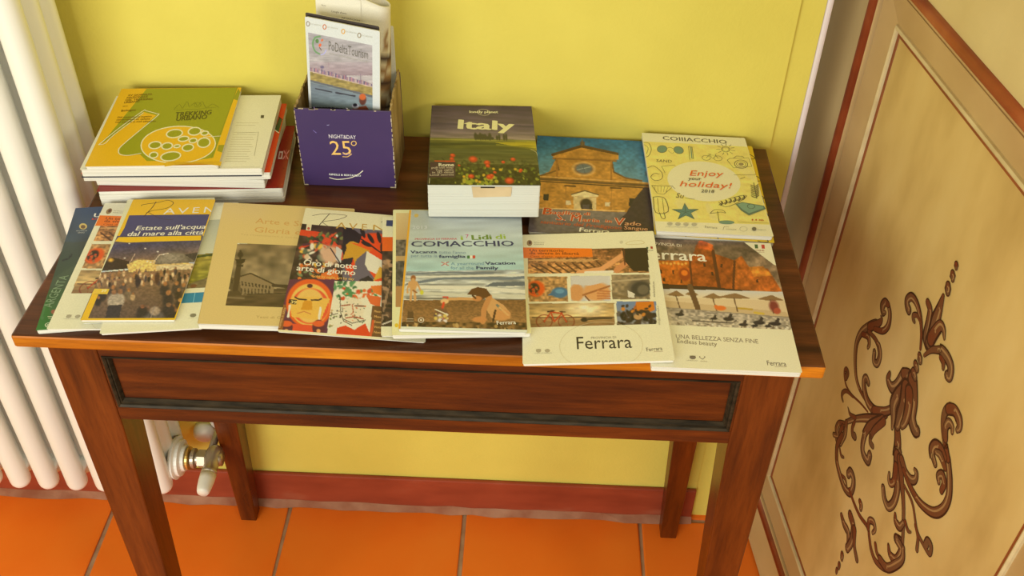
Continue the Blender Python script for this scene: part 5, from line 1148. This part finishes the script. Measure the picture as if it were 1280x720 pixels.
def po_photo(p):
    p.grad(60, 620, (150, 140, 124), (186, 168, 142)); p.mottle(80, 40, .07, 3)
    p.grad(380, 470, (170, 150, 132), (150, 124, 110)); p.blobs(105, 575, 400, 520, 0, 9, [(0, 0, 0)], 3)
    sk = lambda x: 425 + (x - 105) * .23
    for k in range(46):
        rs_ = np.random.RandomState(k); x = 108 + k * 10.3; h = rs_.uniform(6, 34); c = [(130, 104, 110), (150, 116, 104), (176, 150, 130), (104, 90, 96), (170, 120, 110)][k % 5]
        p.poly([(x, sk(x) + 14), (x, sk(x) - h * .5), (x + 13, sk(x + 13) - h * .5), (x + 13, sk(x) + 16)], c)
    p.line([(246, 390), (246, 440)], 8, (160, 134, 120)); p.line([(478, 460), (480, 510)], 4, (120, 96, 96)); p.ell(200, 415, 14, 10, (110, 96, 104))
    def band(o0, o1, c): p.fill((p.Y > sk(p.X) + o0) & (p.Y < sk(p.X) + o1), c)
    band(14, 24, (190, 160, 120)); band(20, 76, (150, 126, 62)); p.mottle(20, 8, .18, 5, ((p.Y > sk(p.X) + 20) & (p.Y < sk(p.X) + 76)).astype(float)); band(74, 90, (96, 94, 84)); band(88, 330, (128, 136, 118)); p.grad(560, 720, (112, 116, 106), (140, 150, 130), p.Y > sk(p.X) + 92); p.line([(150, 560), (270, 584)], 8, (60, 56, 52)); p.line([(300, 588), (440, 610)], 9, (56, 52, 50)); p.mottle(40, 7, .08, 6)
    p.poly([(105, 690), (250, 690), (420, 700), (400, 760), (105, 740)], (46, 40, 38)); p.poly([(390, 720), (440, 690), (520, 676), (560, 720), (590, 790), (380, 770)], (140, 70, 40)); p.ell(497, 636, 26, 36, (96, 52, 34)); p.ell(495, 615, 24, 22, (196, 92, 36)); p.ell(445, 680, 26, 18, (200, 190, 176)); p.ell(442, 672, 16, 12, (40, 34, 34)); p.line([(385, 730), (470, 740)], 26, (120, 56, 36))
a = Art(0.089, 0.192, [(80, 90), (600, 185), (648, 1235), (116, 1130)], (206, 200, 168), ts=1.5)
a.photo(.035, .095, .90, .97, po_photo, .75)
a.ring(180, 272, 44, 66, .0001, (0, 0, 0)) if False else None
a.line([(190, 215), (150, 225), (134, 265), (150, 310), (185, 330)], 2.2, (110, 140, 84), 4); a.line([(190, 335), (215, 325), (230, 300)], 1.2, (170, 160, 180), 4); a.ell(165, 245, 12, 14, (90, 120, 60)); a.ell(185, 272, 9, 12, (216, 96, 50), .6); a.ell(200, 240, 10, 7, (206, 110, 60), -.6); a.line([(180, 285), (196, 305)], 1.0, (90, 60, 40), 0)
a.text('PoDeltaTourism', (244, 302), 7.6, (96, 88, 66), (526, 362)); a.text('www.podeltatourism.it', (250, 330), 1.8, (150, 140, 110), (524, 384))
for x, y, c in ((102, 136, (150, 130, 100)), (218, 156, (190, 110, 60)), (348, 185, (206, 150, 60)), (460, 210, (150, 130, 90))): a.ring(x, y, 11, 14, 1.1, c); a.text('ESCURSIONI', (x + 16, y + 4), 1.2, (176, 164, 124), (x + 92, y + 16))
lf = empty('leaflet', (-0.1088, -0.1155, H + 0.0035)); tag(lf, 'lagoon tour leaflet with a grey sky photo, in front in the purple box', 'leaflet', 'leaflets standing in the purple box')
lf.rotation_euler = Matrix.Rotation(math.radians(-7), 3, 'Z').to_4x4().to_euler()
def upright(root, w, h, t, lean, roll, yaw, art_, seed, loc, mat='print', paper=None):
    """stand a leaflet on its lower edge, leaning back"""
    m = Matrix.Translation(loc) @ Matrix.Rotation(math.radians(yaw), 4, 'Z') @ Matrix.Rotation(math.radians(90 - lean), 4, 'X') @ Matrix.Rotation(math.radians(roll), 4, 'Z') @ Matrix.Translation((0, h / 2, 0))
    root.location = m.to_translation(); root.rotation_euler = m.to_euler()
    page_block('pages', w, h, t - COVER, root, seed, mat=paper)
    if art_: art_.build('cover', root, t - COVER + .0001, mat)
upright(lf, 0.089, 0.192, 0.004, 4, -2.5, -14, a, 30, (-0.1163, -0.1085, H + 0.0085))
d2 = empty('leaflet'); tag(d2, 'dark leaflet, only its top edge showing behind the lagoon tour leaflet', 'leaflet', 'leaflets standing in the purple box')
a = Art(0.088, 0.1945, None, (58, 46, 36)); upright(d2, 0.088, 0.1945, 0.003, 4, -2.1, -14, a, 31, (-0.1160, -0.1040, H + 0.0085))
d3 = empty('leaflet'); tag(d3, 'thin white leaflet at the right rear of the purple box', 'leaflet', 'leaflets standing in the purple box')
a = Art(0.050, 0.168, None, (226, 214, 168)); upright(d3, 0.050, 0.168, 0.003, 2, 0, 0, a, 32, (-0.0830, -0.0470, H + 0.0030))
# folded newsprint programme: one long sheet folded over, its fold rolled open at the right
nw = empty('folded_newspaper', (-0.1120, -0.0755, H + 0.0080)); tag(nw, 'folded newsprint programme with rolled right edge, tallest in the purple box', 'newspaper', 'leaflets standing in the purple box')
nw.rotation_euler = (Matrix.Rotation(math.radians(-4), 4, 'Z') @ Matrix.Rotation(math.radians(-5), 4, 'X') @ Matrix.Rotation(math.radians(2.0), 4, 'Y')).to_euler()
prof = [(-.037, -.0075), (-.02, -.0085), (.01, -.0095), (.03, -.0110)] + [(.034 + .0125 * math.cos(t), .0015 + .0125 * math.sin(t)) for t in np.linspace(-1.4, 1.45, 12)] + [(.030, .0085), (.01, .0050), (-.02, .0040), (-.037, .0035)]
inner = [(-.037, -.0055)] + [(x * .985 - .0002, y * .80) for x, y in prof[1:-1]] + [(-.037, .0022)]
bm = bmesh.new(); HN = 0.226; cols = []
def skin(pr, flip):
    rings = []
    for k in range(27):
        z = HN * k / 26
        rings.append([(bm.verts.new((x, y, z - max(0, (x + .037)) * .33 * (k / 26))), i) for i, (x, y) in enumerate(pr)])
    for A, B in zip(rings, rings[1:]):
        for (p_, _), (q_, _), (r_, _), (s_, _) in zip(A, A[1:], B[1:], B): bm.faces.new((p_, q_, r_, s_))
    return rings
ro = skin(prof, 0); ri = skin(inner, 1)
for k in (0, -1):
    for i in range(len(prof) - 1): bm.faces.new((ro[k][i][0], ro[k][i + 1][0], ri[k][i + 1][0], ri[k][i][0]))
bmesh.ops.recalc_face_normals(bm, faces=bm.faces[:])
bm.verts.index_update(); me = bpy.data.meshes.new('sheet'); bm.to_mesh(me); bm.free()
C = np.tile(np.array((222, 206, 158), float), (len(me.vertices), 1))
P3 = np.array([v.co[:] for v in me.vertices])
brown = (P3[:, 0] > .028) & (P3[:, 2] < .16 + .02 * np.sin(P3[:, 1] * 700))
C[brown] = (150, 110, 60); C[brown & (np.sin(P3[:, 2] * 330 + P3[:, 1] * 400) > .2)] = (206, 184, 130); C[brown & (np.sin(P3[:, 2] * 190) > .75)] = (70, 50, 34)
at = me.color_attributes.new('ink', 'FLOAT_COLOR', 'POINT'); at.data.foreach_set('color', np.c_[lin(C), np.ones(len(C))].astype(np.float32).ravel())
for p_ in me.polygons: p_.use_smooth = True
sh = link('sheet', me, M['newsprint'], nw)
a = Art(0.052, 0.205, None, (222, 206, 158))
for i, (t, s) in enumerate((('Musei', 1.6), ('Luoghi d\'arte', 2.4), ('INFORMAZIONI', 2.2), ('Centro storico', 2.2), ('Palazzo', 2.2), ('Orari', 2.0), ('Mappa della città', 2.6), ('Parcheggi', 2.0))): a.text(t, (.12 + .22 * (i % 3), .055 + i * .030), s, (120, 104, 76), bold=.01, rot=.05)
a.poly([(.55, .17), (.9, .175), (.9, .192), (.55, .187)], (60, 48, 36)); a.poly([(.3, .21), (.46, .213), (.46, .225), (.3, .222)], (80, 66, 50))
for k in range(24): a.line([(.1 + (k % 2) * .05, .33 + k * .022), (.85, .335 + k * .022)], .4, (186, 170, 128), 0)
o = a.build('front_print', nw, 0); o['kind'] = 'stuff'; o.rotation_euler = (math.pi / 2, 0, math.radians(-2.6)); o.location = (-.0105, -.0096, 0.1035)
